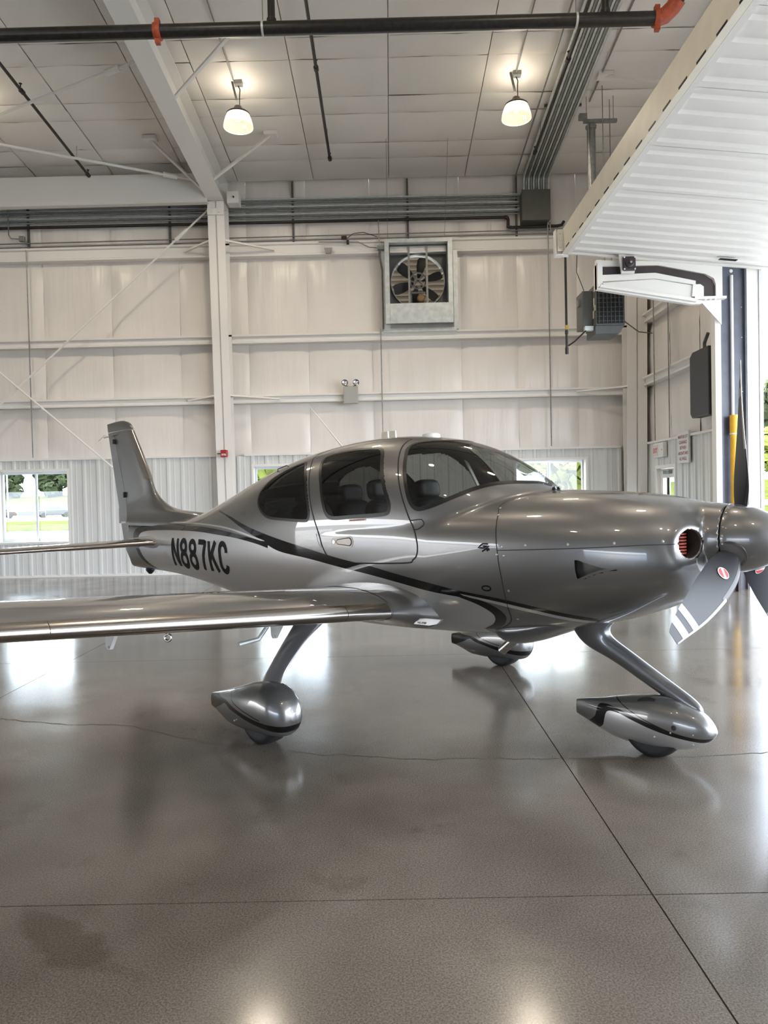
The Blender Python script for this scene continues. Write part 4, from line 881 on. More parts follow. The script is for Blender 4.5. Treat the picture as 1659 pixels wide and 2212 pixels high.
# --- landing gear
def stripe_paint(name, base, lowc, up, lo, thin=None, tail=None):
    """paint with a dark stripe between two curves over the length axis (object x), lighter below it"""
    m = bpy.data.materials.new(name); m.use_nodes = True; nt = m.node_tree; b = nt.nodes['Principled BSDF']
    b.inputs['Metallic'].default_value = .7; b.inputs['Roughness'].default_value = .36; b.inputs['Coat Weight'].default_value = 1.; b.inputs['Coat Roughness'].default_value = .02
    tc = N(nt, 'ShaderNodeTexCoord'); sx = N(nt, 'ShaderNodeSeparateXYZ'); nt.links.new(tc.outputs['Object'], sx.inputs[0])
    x0, x1 = up[0][0]-.3, up[-1][0]+.3
    mr = N(nt, 'ShaderNodeMapRange'); nt.links.new(sx.outputs[0], mr.inputs[0]); mr.inputs[1].default_value = x0; mr.inputs[2].default_value = x1
    def curve(pts):
        c = N(nt, 'ShaderNodeFloatCurve'); cv = c.mapping.curves[0]; c.mapping.use_clip = False; P = [((p[0]-x0)/(x1-x0), p[1]) for p in pts]
        cv.points[0].location = P[0]; cv.points[1].location = P[-1]
        for p in P[1:-1]: cv.points.new(*p)
        c.mapping.extend = 'EXTRAPOLATED' if False else 'HORIZONTAL'; c.mapping.update(); nt.links.new(mr.outputs[0], c.inputs[1]); return c.outputs[0]
    def gt(a, b_):
        n = N(nt, 'ShaderNodeMath', operation='GREATER_THAN'); nt.links.new(a, n.inputs[0])
        if hasattr(b_, 'links'): nt.links.new(b_, n.inputs[1])
        else: n.inputs[1].default_value = b_
        return n.outputs[0]
    def mul(a, b_):
        n = N(nt, 'ShaderNodeMath', operation='MULTIPLY'); nt.links.new(a, n.inputs[0]); nt.links.new(b_, n.inputs[1]); return n.outputs[0]
    def mix(a, b_, f):
        n = N(nt, 'ShaderNodeMix', data_type='RGBA'); nt.links.new(f, n.inputs[0])
        for s_, i in ((a,6),(b_,7)):
            if hasattr(s_, 'links'): nt.links.new(s_, n.inputs[i])
            else: n.inputs[i].default_value = (*s_, 1)
        return n.outputs[2]
    z = sx.outputs[2]; cu, clo = curve(up), curve(lo); K = (.008,.008,.009)
    below_u, below_l = gt(cu, z), gt(clo, z)
    c = mix(base, K, below_u); c = mix(c, lowc, below_l)
    if tail:                                                         # left limb of the hook, where the light panel ends
        c2 = curve(tail[0]); c3 = curve(tail[1]); c = mix(c, K, gt(c3, z)); c = mix(c, base, gt(c2, z))
    if thin:
        ct_ = curve(thin[0]); lo_ = N(nt, 'ShaderNodeMath', operation='SUBTRACT'); nt.links.new(ct_, lo_.inputs[0]); lo_.inputs[1].default_value = thin[1]
        a = mul(gt(ct_, z), gt(z, lo_.outputs[0])); xx = mul(gt(sx.outputs[0], thin[0][0][0]), gt(N_const(nt, thin[0][-1][0]), sx.outputs[0])); c = mix(c, K, mul(a, xx))
    nt.links.new(c, b.inputs['Base Color']); return m
def N_const(nt, v):
    n = N(nt, 'ShaderNodeValue'); n.outputs[0].default_value = v; return n.outputs[0]
base_c, low_c = (.19,.188,.184), (.58,.58,.585)
pant_main = stripe_paint('main_fairing_paint', base_c, (.22,.22,.225), [(-.66,.30),(-.475,.262),(-.339,.262),(-.23,.242),(-.03,.208),(.136,.192),(.30,.18)], [(-.66,.12),(-.45,.20),(-.36,.236),(-.281,.218),(-.163,.200),(-.03,.174),(.135,.150),(.30,.130)],
    thin=([(-.40,.345),(-.291,.318),(-.248,.285),(-.131,.253),(-.009,.230),(.10,.210)],.007))
pant_nose = stripe_paint('nose_fairing_paint', base_c, low_c, [(1.58,.10),(1.74,.19),(1.77,.275),(1.809,.287),(1.902,.282),(2.052,.252),(2.196,.224),(2.3,.203),(2.40,.187),(2.466,.182),(2.53,.19)], [(1.58,.05),(1.80,.14),(1.84,.243),(1.887,.254),(2.052,.224),(2.196,.192),(2.3,.176),(2.401,.163),(2.46,.157),(2.53,.175)],
    thin=([(1.85,.355),(1.896,.336),(1.994,.295),(2.161,.238),(2.279,.206)],.006))
def pant(name, st, s0, m, parent):
    """wheel fairing: (t, z bottom, z top, half-width)"""
    st = np.array(st, float); n = 48; q = np.linspace(st[0,0], st[-1,0], 70); q = st[0,0]+(st[-1,0]-st[0,0])*(1-(1-np.linspace(0,1,70))**1.5)
    zb, zt, w = [pchip(st[:,0], st[:,k])(q) for k in (1,2,3)]; V = []
    for a, b_, c_, d in zip(q, zb, zt, w):
        for k in range(n):
            an = 2*PI*k/n; V.append((a, s0+d*math.copysign(abs(math.cos(an))**.92, math.cos(an)), (b_+c_)/2+(c_-b_)/2*math.copysign(abs(math.sin(an))**.85, math.sin(an))))
    fs = grid_faces(70, n, True)+[tuple(range(n-1,-1,-1)), tuple(range(69*n, 70*n))]
    return mesh_obj(name, L(V), fs, m, parent, True, 50)
MAINST = [(-.665,.140,.243,.014),(-.60,.128,.262,.034),(-.50,.100,.292,.066),(-.38,.066,.330,.100),(-.25,.060,.372,.130),(-.08,.064,.420,.150),(.06,.068,.436,.155),(.15,.080,.415,.148),(.22,.098,.372,.122),(.268,.15,.318,.080),(.292,.205,.262,.030)]
NOSEST = [(1.583,.170,.266,.014),(1.66,.140,.285,.030),(1.78,.095,.312,.062),(1.90,.062,.345,.092),(2.02,.052,.372,.115),(2.15,.056,.390,.128),(2.28,.070,.380,.126),(2.38,.095,.345,.108),(2.45,.135,.305,.080),(2.495,.175,.258,.045),(2.514,.205,.228,.015)]
def tyre(t_, s0, parent):
    wv = [(.10,-.07),(.150,-.082),(.176,-.078),(.188,-.062),(.1915,-.035),(.192,0),(.1915,.035),(.188,.062),(.176,.078),(.150,.082),(.10,.07)]
    MB().lathe(wv, L([t_, s0, .190]), (0,1,0), 48).build('tire', rubber, parent, angle=50)
def wheel_set(s0):
    sg = 1 if s0 > 0 else -1; w_ = empty('main_landing_gear'); w_.parent = plane
    pn = pant('wheel_fairing', MAINST, s0, pant_main, w_); tyre(-.03, s0, w_)
    return w_
for s0 in (1.475, -1.475):
    w_ = wheel_set(s0); sg = 1 if s0 > 0 else -1
    # leaf strut: broad blade leaning in to the wing
    pts = [(.02,1.47,.36,.055,.110),(.005,1.43,.425,.032,.100),(-.005,1.375,.50,.022,.092),(.01,1.28,.62,.021,.100),(.03,1.20,.715,.022,.112),(.05,1.14,.785,.030,.135),(.06,1.09,.85,.05,.165)]
    A = np.array(pts); u = np.linspace(0,1,len(A)); q = np.linspace(0,1,30); Cc = np.stack([natural(u, A[:,k])(q) for k in range(5)], -1); V = []
    for a, s_, z_, th_, ch_ in Cc:
        for k in range(28):
            an = 2*PI*k/28; V.append((a+ch_*math.cos(an), sg*(s_+th_*.8*math.sin(an)), z_+th_*.6*math.sin(an)))
    mesh_obj('gear_strut', L(V), [f if sg < 0 else f[::-1] for f in grid_faces(30, 28, True)], mat('strut_silver', (.36,.36,.37), .36, metal=.7, coat=1.), w_, True, 180)
    for t_, z_ in ((-.20,.15),): MB().lathe([(0,.003),(.006,.002),(.006,-.01)], L([t_, s0+sg*.139, z_]), L([0,sg,0]), 8).build('screw', blade_boot, w_)
ng = empty('nose_landing_gear'); ng.parent = plane
pant('wheel_fairing', NOSEST, .03, pant_nose, ng); tyre(2.13, .03, ng)
pts = [(1.68,.92,.19,.080),(1.69,.83,.170,.078),(1.712,.745,.132,.070),(1.775,.672,.080,.058),(1.90,.602,.064,.050),(2.05,.516,.060,.047),(2.20,.430,.056,.044),(2.33,.358,.050,.040),(2.395,.322,.035,.028),(2.42,.308,.012,.010)]
A = np.array(pts); V = []; q = np.linspace(0,1,44); u = np.linspace(0,1,len(A)); Cc = np.stack([natural(u, A[:,k])(q) for k in range(4)], -1)
for i, (a, z_, r_, w_) in enumerate(Cc):
    d = Cc[min(i+1,43)][:2]-Cc[max(i-1,0)][:2]; d = d/np.linalg.norm(d); nn = np.array([-d[1], d[0]])
    if i < 10: bl_ = i/10; nn = nn*bl_+np.array([1.,0.2])*(1-bl_); nn /= np.linalg.norm(nn)
    for k in range(28): an = 2*PI*k/28; V.append((a+nn[0]*r_*math.cos(an), w_*math.sin(an), z_+nn[1]*r_*math.cos(an)))
mesh_obj('gear_strut', L(V), grid_faces(44, 28, True), strut_m, ng, True, 180)
MB().lathe([(0,.004),(.012,.004),(.016,.001),(.016,-.02)], L([2.30,.155,.235]), L([0,1,0]), 18).build('tow_socket', gap_m, ng)
for t_, z_, s_ in ((2.18,.155,.157),(2.405,.205,.128),(2.40,.14,.112),(2.28,.20,.155)): MB().lathe([(0,.003),(.006,.002),(.006,-.02)], L([t_, s_, z_]), L([0,1,0]), 8).build('screw', blade_boot, ng)
# --- antennas and vents on the roof
MB().tube([L([-.70,0,2.13]), L([-.74,0,2.165]), L([-1.156,0,2.555])], [.012,.007,.0025], 8).build('whip_antenna', white_plastic, plane)
for a, q_ in ((-.235,-.155),(-.145,-.068)):
    MB().add([L([a,s_,2.16]) for s_ in (-.012,.012)]+[L([q_,s_,2.16]) for s_ in (.012,-.012)]+[L([a+.005,s_,2.244]) for s_ in (-.006,.006)]+[L([q_-.005,s_,2.244]) for s_ in (.006,-.006)], [(0,1,2,3),(7,6,5,4),(0,4,5,1),(1,5,6,2),(2,6,7,3),(3,7,4,0)]).build('blade_antenna', mat('ivory_plastic', (.78,.74,.62), .4), plane, smooth=False, bevel=.004)
MB().lathe([(0,.022),(.05,.02),(.07,.012),(.075,-.02)], L([.31,0,2.172]), (0,0,1), 28).build('gps_antenna', white_plastic, plane)
MB().tube([L([-1.225,.34,1.925]), L([-1.215,.345,1.962]), L([-1.10,.335,1.99]), L([-1.07,.335,1.975])], .005, 8).build('antenna_loop', strut_m, plane)
for s_ in (.045,-.015): MB().tube([L([1.43,s_,1.685]), L([1.44,s_,1.722]), L([1.455,s_,1.728])], [.012,.014,.013], 12).build('defrost_nozzle', black_plastic, plane)
# --- cabin
def cushion(name, c_, sx, sy, sz, tilt, m, parent, ex=.55):
    V = []; nu, nv = 20, 12; ct_, st_ = math.cos(tilt), math.sin(tilt)
    for i in range(nv+1):
        b_ = -PI/2+PI*i/nv
        for k in range(nu):
            a = 2*PI*k/nu; f = lambda v: math.copysign(abs(v)**ex, v)
            x, y, z = sx*f(math.cos(b_))*f(math.cos(a)), sy*f(math.cos(b_))*f(math.sin(a)), sz*f(math.sin(b_)); V.append((c_[0]+x*ct_-z*st_, c_[1]+y, c_[2]+x*st_+z*ct_))
    return mesh_obj(name, L(V), grid_faces(nv+1, nu, True), m, parent, True, 180)
for t_, s_ in ((.10,.29),(.10,-.29),(-.82,.27),(-.82,-.27)):
    se = empty('seat'); se.parent = plane; dz = 0 if t_ > 0 else -.02
    cushion('backrest', (t_+.02, s_, 1.36+dz), .075, .235, .33, .22, leather, se); cushion('headrest', (t_-.085, s_, 1.745+dz), .06, .135, .085, .12, leather, se); cushion('seat_cushion', (t_+.32, s_, 1.02), .26, .235, .09, .0, leather, se)
MB().add([(t_,s_*w_,z_) for s_ in (-1,1) for t_,z_,w_ in ((.84,1.15,.50),(1.30,1.15,.40),(1.30,1.60,.22),(1.12,1.655,.36),(.90,1.655,.46),(.86,1.60,.48))],[(0,1,2,3,4,5),(11,10,9,8,7,6)]+[(i,(i+1)%6+0,6+(i+1)%6,6+i)[::-1] for i in range(6)]).build('instrument_panel', dash_m, plane, smooth=False, bevel=.02)
MB().box(-1.3,1.2,-.45,.45,.93,.96).build('cabin_floor', dash_m, plane, smooth=False)
MB().box(-1.42,-1.38,-.38,.38,.95,1.70).build('cabin_bulkhead', cabin_m, plane, smooth=False)
MB().box(.30,.36,.36,.40,1.62,1.72).build('blue_cloth', mat('blue_fabric', (.02,.05,.32), .8), plane, smooth=False, bevel=.01)
MB().bar(L([.55,-.42,1.60]), L([.30,-.46,2.0]), .03, .012).build('door_post_strap', white_plastic, plane, smooth=False)
# ================================================================== canopy door
dr_ = empty('canopy_door', (0,0,0)); tag(dr_, 'huge white corrugated hangar door panel swung up overhead at right', 'hangar door')
PX0, PZ0, DSL = 3.03, 5.66, -.103                                  # inner edge of the panel and its fall towards the outside
DXE = 8.6; DYF, DYN = 12.34, -5.8
pz = lambda x: PZ0 + DSL*(x - PX0)
y = DYF - .06; k = 0
while y > DYN + .1:                                                # sheets of four corrugations each
    v = []; f = []; prof = []
    for c_ in range(4):
        yy = y - c_*.305
        for dy_, d in ((0,0),(.06,0),(.085,.034),(.165,.034),(.19,0),(.30,0)): prof.append((yy-dy_, d))
    for q, d in prof: v += [(PX0+.02, q, pz(PX0+.02)-d), (DXE, q, pz(DXE)-d)]
    f = [(2*i, 2*i+1, 2*i+3, 2*i+2) for i in range(len(prof)-1)]
    mesh_obj('door_sheet', v, f, door_white, dr_, True, 20); y -= 1.22; k += 1
def slab_x(mb, x0, x1, y0, y1, dz0, dz1):
    V = [(x, yy, pz(x)+dz) for dz in (dz0, dz1) for x, yy in ((x0,y0),(x1,y0),(x1,y1),(x0,y1))]
    return mb.add(V, [(0,3,2,1),(4,5,6,7),(0,1,5,4),(1,2,6,5),(2,3,7,6),(3,0,4,7)])
slab_x(MB(), PX0, DXE, DYN, DYF, .03, .06).build('door_skin', door_white, dr_, smooth=False)
slab_x(MB(), PX0, DXE, DYF-.05, DYF, -.05, .10).build('side_trim', door_white, dr_, smooth=False)
slab_x(MB(), PX0-.01, PX0+.06, DYN, DYF, -.045, .0).build('edge_angle', door_white, dr_, smooth=False)
bm_ = MB(); b0, b1 = PZ0-.04, PZ0+.30
bm_.box(PX0-.10, PX0-.085, DYN, DYF-.02, b0, b1).box(PX0-.10, PX0+.08, DYN, DYF-.02, b1, b1+.015).box(PX0-.10, PX0-.02, DYN, DYF-.02, b0-.012, b0)
bm_.build('edge_beam', cream_steel, dr_, smooth=False)
MB().box(PX0-.085, PX0-.01, DYN, DYF-.3, b0+.0, b0+.05).build('sealing_strip', galv, dr_, smooth=False)
yy = DYF-.35
for i in range(26):
    MB().box(PX0-.105, PX0-.099, yy-.20, yy, b0-.008, b0+.012).build('slot', ink_black, dr_, smooth=False); yy -= .42
ep = MB().box(PX0-.22, PX0-.205, DYF-.14, DYF+.02, b0-.05, b1+.02).box(PX0-.205, PX0+.02, DYF, DYF+.02, b0-.05, b1+.02).box(PX0-.22, PX0-.09, DYF-.14, DYF+.02, b0-.06, b0-.045).build('end_plate', white_steel, dr_, smooth=False)
MB().box(PX0-.19, PX0-.10, DYF-.155, DYF-.14, b0+.0, b1+.01).build('bolt_plate', white_steel, ep, smooth=False)
for zz in (b0+.07,b0+.19,b0+.29): MB().lathe([(0,.014),(.02,.014),(.024,.0)], (PX0-.145, DYF-.155, zz), (0,-1,0), 6).build('bolt', white_steel, ep)
slab_x(MB(), 5.38, 5.66, DYF-.38, DYF-.30, -.05, -.045).build('inspection_slot', ink_black, dr_, smooth=False)
# roller carriage hanging from the panel edge
rc = empty('roller_carriage'); rc.parent = dr_
MB().prism([(3.83,5.60),(4.13,5.60),(4.09,5.24),(3.88,5.24)], DYF-.14, DYF-.10, 1).build('bracket', white_steel, rc, smooth=False)
MB().box(3.89,4.10,DYF-.19,DYF-.14,5.27,5.50).build('bearing_block', brown_steel, rc, smooth=False, bevel=.02)
MB().lathe([(.075,0),(.07,.02),(.045,.035),(.04,.03),(0,.03)], (3.995,DYF-.19,5.385), (0,-1,0), 24).build('bearing', brown_steel, rc)
MB().lathe([(.022,0),(.02,.05),(0,.052)], (3.995,DYF-.22,5.385), (0,-1,0), 16).build('axle', steel_m, rc)
for a, q in ((3.91,5.29),(4.08,5.29),(3.91,5.48),(4.08,5.48)): MB().lathe([(0,.012),(.013,.012),(.014,0)], (a,DYF-.19,q), (0,-1,0), 8).build('bolt', white_steel, rc)
# track frame carrying the curved roller track
tf = empty('roller_track_bracket', (0,0,0)); tag(tf, 'white bracket frame with curved brown roller track beneath the hangar door', 'track bracket')
yb = JY-.06
MB().prism([(3.50,5.50),(3.58,5.50),(3.58,5.10),(5.10,4.82),(5.22,4.80),(5.22,4.74),(5.05,4.74),(3.50,5.02)], yb-.05, yb+.05, 1).build('frame', white_steel, tf, smooth=False)
MB().prism([(3.50,5.42),(3.58,5.42),(3.58,5.10),(3.50,5.02)], yb-.12, yb+.12, 1).build('post', white_steel, tf, smooth=False)
MB().bar((3.54,yb,5.06),(5.12,yb,4.785),.24,.05).build('lower_chord', white_steel, tf, smooth=False)
MB().prism([(3.58,5.50),(3.58,5.40),(4.52,5.40),(5.30,5.24),(5.44,5.16),(5.47,5.06),(5.47,4.86),(5.58,4.86),(5.58,5.42)], yb-.02, yb+.02, 1).build('upper_plate', white_steel, tf, smooth=False)
MB().prism([(3.58,5.40),(4.52,5.41),(5.28,5.25),(5.43,5.15),(5.47,5.05),(5.47,4.86),(5.26,4.86),(5.26,5.02),(5.22,5.07),(5.10,5.11),(4.46,5.25),(3.58,5.24)], yb+.02, yb+.035, 1).build('track_channel', brown_steel, tf, smooth=False)
MB().prism([(3.58,5.245),(4.46,5.26),(5.12,5.115),(5.12,5.05),(4.46,5.17),(3.58,5.14)], yb-.07, yb+.0, 1).build('track_rail', white_steel, tf, smooth=False)
MB().prism([(3.60,5.13),(4.46,5.165),(5.08,5.05),(5.06,4.84),(3.62,5.09)], yb-.035, yb+.0, 1).build('gusset_web', white_steel, tf, smooth=False)
MB().prism([(5.08,5.06),(5.20,5.06),(5.255,5.02),(5.255,4.86),(5.06,4.86)], yb-.06, yb+.0, 1).build('curve_plate', white_steel, tf, smooth=False)
MB().box(5.10,5.62,yb-.08,yb+.04,4.815,4.855).build('foot', white_steel, tf, smooth=False)
for xx in (5.28,5.36,5.44): MB().lathe([(0,-.02),(.018,-.02),(.018,0)], (xx,yb-.05,4.815), (0,0,1), 8).build('bolt', white_steel, tf)
MB().prism([(5.20,4.81),(5.56,4.81),(5.56,4.40)], yb-.015, yb+.015, 1).build('knee_gusset', white_steel, tf, smooth=False)
# jamb of the big opening: white post, slate channel, white outer post
jb = empty('door_jamb', (0,0,0)); tag(jb, 'tall jamb of the open hangar doorway with a dark slotted track channel', 'door jamb')
MB().box(5.475,5.57,JY-.02,JY+.14,0,5.42).build('inner_post', white_steel, jb, smooth=False)
MB().box(5.60,5.97,JY+.02,JY+.06,0,5.40).box(5.57,5.60,JY-.02,JY+.06,0,5.40).build('track_channel', slate_track, jb, smooth=False)
MB().box(5.965,5.99,JY-.04,JY+.06,0,5.40).build('channel_lip', slate_track, jb, smooth=False)
MB().box(5.99,6.215,JY-.05,JY+.20,0,5.75).build('outer_post', white_steel, jb, smooth=False)
MB().box(6.185,6.24,JY-.07,JY-.05,0,5.75).build('seal_trim', alu, jb, smooth=False)
MB().lathe([(0,.014),(.028,.012),(.03,0)], (5.765,JY+.02,5.30), (0,-1,0), 14).build('bolt', white_plastic, jb)
for zz in (4.2,3.3,2.5,1.7,.9,4.7): MB().lathe([(0,.006),(.008,.006),(.009,0)], (5.935,JY+.02,zz), (0,-1,0), 8).build('bolt', alu, jb)
MB().tube([(5.755,JY-.02,2.6),(5.755,JY-.02,5.22)], .026, 14).build('cable_pole', white_plastic, jb)
gp = empty('guard_post', (5.735,JY-.10,0)); tag(gp, 'yellow tubular guard post standing in front of the dark door channel', 'guard post')
MB().tube([(0,0,0),(0,0,2.60)], .062, 20).build('post', yellow, gp)
MB().tube([(0,0,2.60),(0,0,2.90)], .068, 20).build('sleeve', yellow, gp); MB().tube([(0,0,2.58),(0,0,2.602)], .070, 20).build('ring', white_plastic, gp)
# brown floor pocket at the jamb foot
fp_ = empty('floor_track_cover', (5.55,JY-.25,0)); tag(fp_, 'dark brown steel foot of the door track on the floor', 'track foot')
MB().box(-.30,.12,-.02,.02,0,.62).box(.12,.16,-.08,.02,0,.62).build('cover', brown_steel, fp_, smooth=False); MB().box(-.18,.06,-.05,-.03,.40,.42).box(-.02,.0,-.05,-.03,.25,.55).build('lever', alu, fp_, smooth=False)
# ================================================================== sprinkler pipes
sm = empty('sprinkler_main', (0,9.6,7.70)); tag(sm, 'thick black sprinkler main running across the top of the picture', 'pipe')
MB().tube([(-12,0,0),(3.52,0,0)], .084, 22).build('pipe', black_pipe, sm)
def coupling(mb, p, d, r=.084):
    p, d = Vector(p), Vector(d); mb.lathe([(r*.95,-.045),(r*1.22,-.045),(r*1.32,-.02),(r*1.32,.02),(r*1.22,.045),(r*.95,.045)], p, d, 24)
    o = d.orthogonal().normalized() if abs(d.x) < .5 else Vector((0,0,1))
    for sg in (1,-1): mb.box(p.x-.03,p.x+.03,p.y-.035,p.y+.035,p.z+sg*r*1.45-.035,p.z+sg*r*1.45+.035)
    return mb
coupling(MB(), (-2.83,0,0), (1,0,0)).build('coupling', red_iron, sm); coupling(MB(), (3.55,0,0), (1,0,0)).build('coupling', red_iron, sm)
MB().tube([(3.55,0,0),(3.64,-.02,.02),(3.72,-.07,.08),(3.77,-.14,.15)], [.098,.10,.10,.104], 20).build('elbow', red_iron, sm)
MB().tube([(3.76,-.12,.14),(4.35,-1.6,1.2)], .084, 20).build('pipe', black_pipe, sm)
for xx in (-1.48,2.52):
    MB().tube([(xx,0,.10),(xx,0,ceil_z(9.6)-7.70)], .006, 6).build('hanger_rod', galv, sm); MB().lathe([(.088,-.014),(.094,-.014),(.094,.014),(.088,.014)], (xx,0,0), (1,0,0), 24, closed=True).build('hanger_band', galv_light, sm)
for xx in (-1.37, 2.90): MB().tube([(xx,.02,.05),(xx,.02,ceil_z(9.6)-7.70-.25)], .048, 16).build('riser', black_pipe, sm); MB().lathe([(.05,-.0),(.062,.01),(.062,.06),(.05,.07)], (xx,.02,.07), (0,0,1), 18).build('riser_coupling', black_pipe, sm)
def branch(x, yend, ystart, label):
    e = empty('sprinkler_branch', (x,yend,0)); zz = lambda yy: ceil_z(yy)-.33
    MB().tube([(0,0,zz(yend)),(0,ystart-yend,zz(ystart))], .028, 12).build('pipe', black_pipe, e)
    for d in (0,-2.8): MB().lathe([(.03,-.05),(.042,-.045),(.042,.045),(.03,.05)], (0,d,zz(yend+d)), (0,1,0), 14).build('fitting', black_pipe, e)
    for d in (0,-2.85): MB().tube([(0,d,zz(yend+d)),(0,d,zz(yend+d)+.10)], .012, 8).lathe([(0,.0),(.03,.0),(.03,.006)], (0,d,zz(yend+d)+.10), (0,0,1), 10).build('sprinkler_head', black_pipe, e)
    MB().tube([(0,-.55,zz(yend-.55)),(0,-.55,ceil_z(yend-.55))], .005, 6).build('hanger_rod', galv, e)
    tag(e, label, 'pipe', 'sprinkler branch lines')
branch(-6.20, 15.75, 4., 'slim black sprinkler branch ending above the eave beam at upper left')
branch(-1.06, 15.35, 4., 'slim black sprinkler branch ending between the two lamps')
branch(3.14, 15.30, 4., 'slim black sprinkler branch running alongside the ceiling conduits')
# ================================================================== high-bay lamps
lamp_glass = bpy.data.materials.new('lit_prismatic_shade'); lamp_glass.use_nodes = True; nt = lamp_glass.node_tree; b = nt.nodes['Principled BSDF']
b.inputs['Base Color'].default_value = (.9,.85,.7,1); b.inputs['Roughness'].default_value = .3; b.inputs['Emission Color'].default_value = (1,.86,.52,1)
tc = N(nt, 'ShaderNodeTexCoord'); sx = N(nt, 'ShaderNodeSeparateXYZ'); nt.links.new(tc.outputs['Object'], sx.inputs[0])
mr = N(nt, 'ShaderNodeMapRange'); nt.links.new(sx.outputs[2], mr.inputs[0]); mr.inputs[1].default_value = -.36; mr.inputs[2].default_value = -.13; mr.inputs[3].default_value = .22; mr.inputs[4].default_value = 1.6; nt.links.new(mr.outputs[0], b.inputs['Emission Strength'])
lamp_in = mat('lamp_inner', (.9,.85,.75), .4, emit=(1,.84,.62), estr=.10)
bulb_m = mat('glowing_tube', (1,1,1), .3, emit=(1,.93,.78), estr=1.6)
def make_lamp(x, yy, label, group=None):
    zc_ = ceil_z(yy); e = empty('high_bay_lamp', (x, yy, zc_-.5))
    MB().box(-.05,.09,-.06,.06,.40,.50).build('junction_box', galv, e, smooth=False)
    MB().bar((-.09,.0,.46),(-.015,.0,.13),.035,.035).build('stem', dark_steel, e, smooth=False)
    MB().tube([(.0,.02,.42),(.04,.03,.34),(.03,.02,.2),(.03,.0,.02)], .010, 8).build('cord', black_plastic, e)
    MB().tube([(-.012,0,.14),(-.012,0,.02)], .012, 8).build('hook', galv, e)
    MB().lathe([(0,.03),(.06,.03),(.075,.0),(.10,-.025),(.10,-.05),(.16,-.065),(.205,-.10),(.21,-.125),(0,-.125)], (0,0,0), (0,0,1), 36).build('ballast_cap', mat('lamp_cap_bronze', (.05,.04,.035), .45), e)
    MB().lathe([(.20,-.125),(.228,-.19),(.252,-.27),(.262,-.33),(.262,-.345),(.256,-.345)], (0,0,0), (0,0,1), 48).build('shade', lamp_glass, e, angle=60)
    MB().lathe([(.254,-.34),(.244,-.27),(.220,-.19),(.19,-.135),(0,-.13)], (0,0,0), (0,0,1), 48).build('reflector', lamp_in, e, angle=60)
    MB().lathe([(0,-.14),(.05,-.14),(.05,-.22),(0,-.24)], (0,0,0), (0,0,1), 20).build('bulb', bulb_m, e)
    for en_, zl_, rx_ in ((27,-.335,0),(1.5,.06,PI)):
        pd = bpy.data.lights.new('lamp_light', 'AREA'); pd.shape = 'DISK'; pd.size = .46 if zl_ < 0 else .40; pd.energy = en_; pd.color = (1,.85,.67); po = bpy.data.objects.new('lamp_light', pd); COL.objects.link(po); po.parent = e; po.location = (0,0,zl_); po.rotation_euler = (rx_,0,0)
    MB().bar((.10,-.1,-.34),(.12,-.1,-.42),.012,.012).bar((.14,-.1,-.34),(.15,-.1,-.42),.012,.012).build('safety_clip', black_plastic, e, smooth=False)
    tag(e, label, 'lamp', group or 'high-bay lamps'); return e
lp = [make_lamp(-2.53, 13.30, 'lit glass high-bay lamp nearest the tapered rafter'), make_lamp(2.40, 13.25, 'lit glass high-bay lamp beside the ceiling conduits')]
for x in (-7.4,-2.53,2.40):
    for yy in (6.2,-1.0):
        l2 = dup(lp[0]); l2.location = (x, yy, ceil_z(yy)-.5); l2['label'] = 'lit glass high-bay lamp hanging out of view above the camera'; l2['group'] = 'high-bay lamps above the camera'
l2 = dup(lp[0]); l2.location = (-7.4, 13.3, ceil_z(13.3)-.5); l2['label'] = 'lit glass high-bay lamp beyond the left edge of the picture'
def run(name, pts, r, m, label, cat='conduit', group=None, n=8):
    o = MB().tube(pts, r, n).build(name, m); return tag(o, label, cat, group)
run('lamp_conduit', [(-2.58,5,ceil_z(5)-.07),(-2.58,13.2,ceil_z(13.2)-.07)], .012, galv, 'thin grey ceiling conduit feeding the left lamp', group='ceiling conduits')
run('lamp_conduit', [(2.40,5,ceil_z(5)-.07),(2.40,13.2,ceil_z(13.2)-.07)], .012, galv, 'thin grey ceiling conduit feeding the right lamp', group='ceiling conduits')
# ================================================================== conduit racks
YC = WY-.10
rk = empty('conduit_rack', (0,YC,0)); tag(rk, 'bundle of grey conduits strapped along the back wall under the eave', 'conduits')
zt_, zb_ = 8.42, 7.97
for k in range(9):
    zz = zt_-(zt_-zb_)*k/8 + (.012 if k % 3 else -.01)
    MB().tube([(-14,0,zz+.03),(3.06,0,zz-.035)], .019, 8).build('conduit', galv if k % 3 else galv_light, rk)
for zz in (7.55,7.46): MB().tube([(-14,.0,zz-.02),(4.1,.0,zz+.02)], .013, 8).build('conduit', galv, rk)
for x, z0, z1 in ((-8.0,7.44,8.42),(-4.80,7.42,8.42),(-2.02,7.42,8.80),(.56,7.42,8.80),(3.00,7.42,8.80)):
    MB().box(x-.022,x+.022,.03,.075,z0,z1).build('strut', dark_steel, rk, smooth=False)
bp_ = empty('black_wall_pipe', (0,YC-.02,0)); tag(bp_, 'black gas pipe along the back wall below the conduit bundle', 'pipe')
MB().tube([(-14,0,7.90),(2.74,0,7.86)], .033, 12).build('pipe', black_pipe, bp_); MB().tube([(2.74,0,7.86),(2.79,0,7.85),(2.80,0,7.80),(2.80,0,7.68),(2.82,0,7.64),(2.88,0,7.63)], .036, 12).build('offset', black_pipe, bp_)
MB().tube([(2.88,0,7.63),(3.90,0,7.64),(4.0,0,7.66),(4.05,0,7.74)], .033, 12).build('pipe', black_pipe, bp_)
for x in (2.76,2.80): MB().lathe([(.035,-.03),(.045,-.025),(.045,.025),(.035,.03)], (x,0,7.855 if x < 2.78 else 7.66), (1,0,0), 14).build('fitting', black_pipe, bp_)
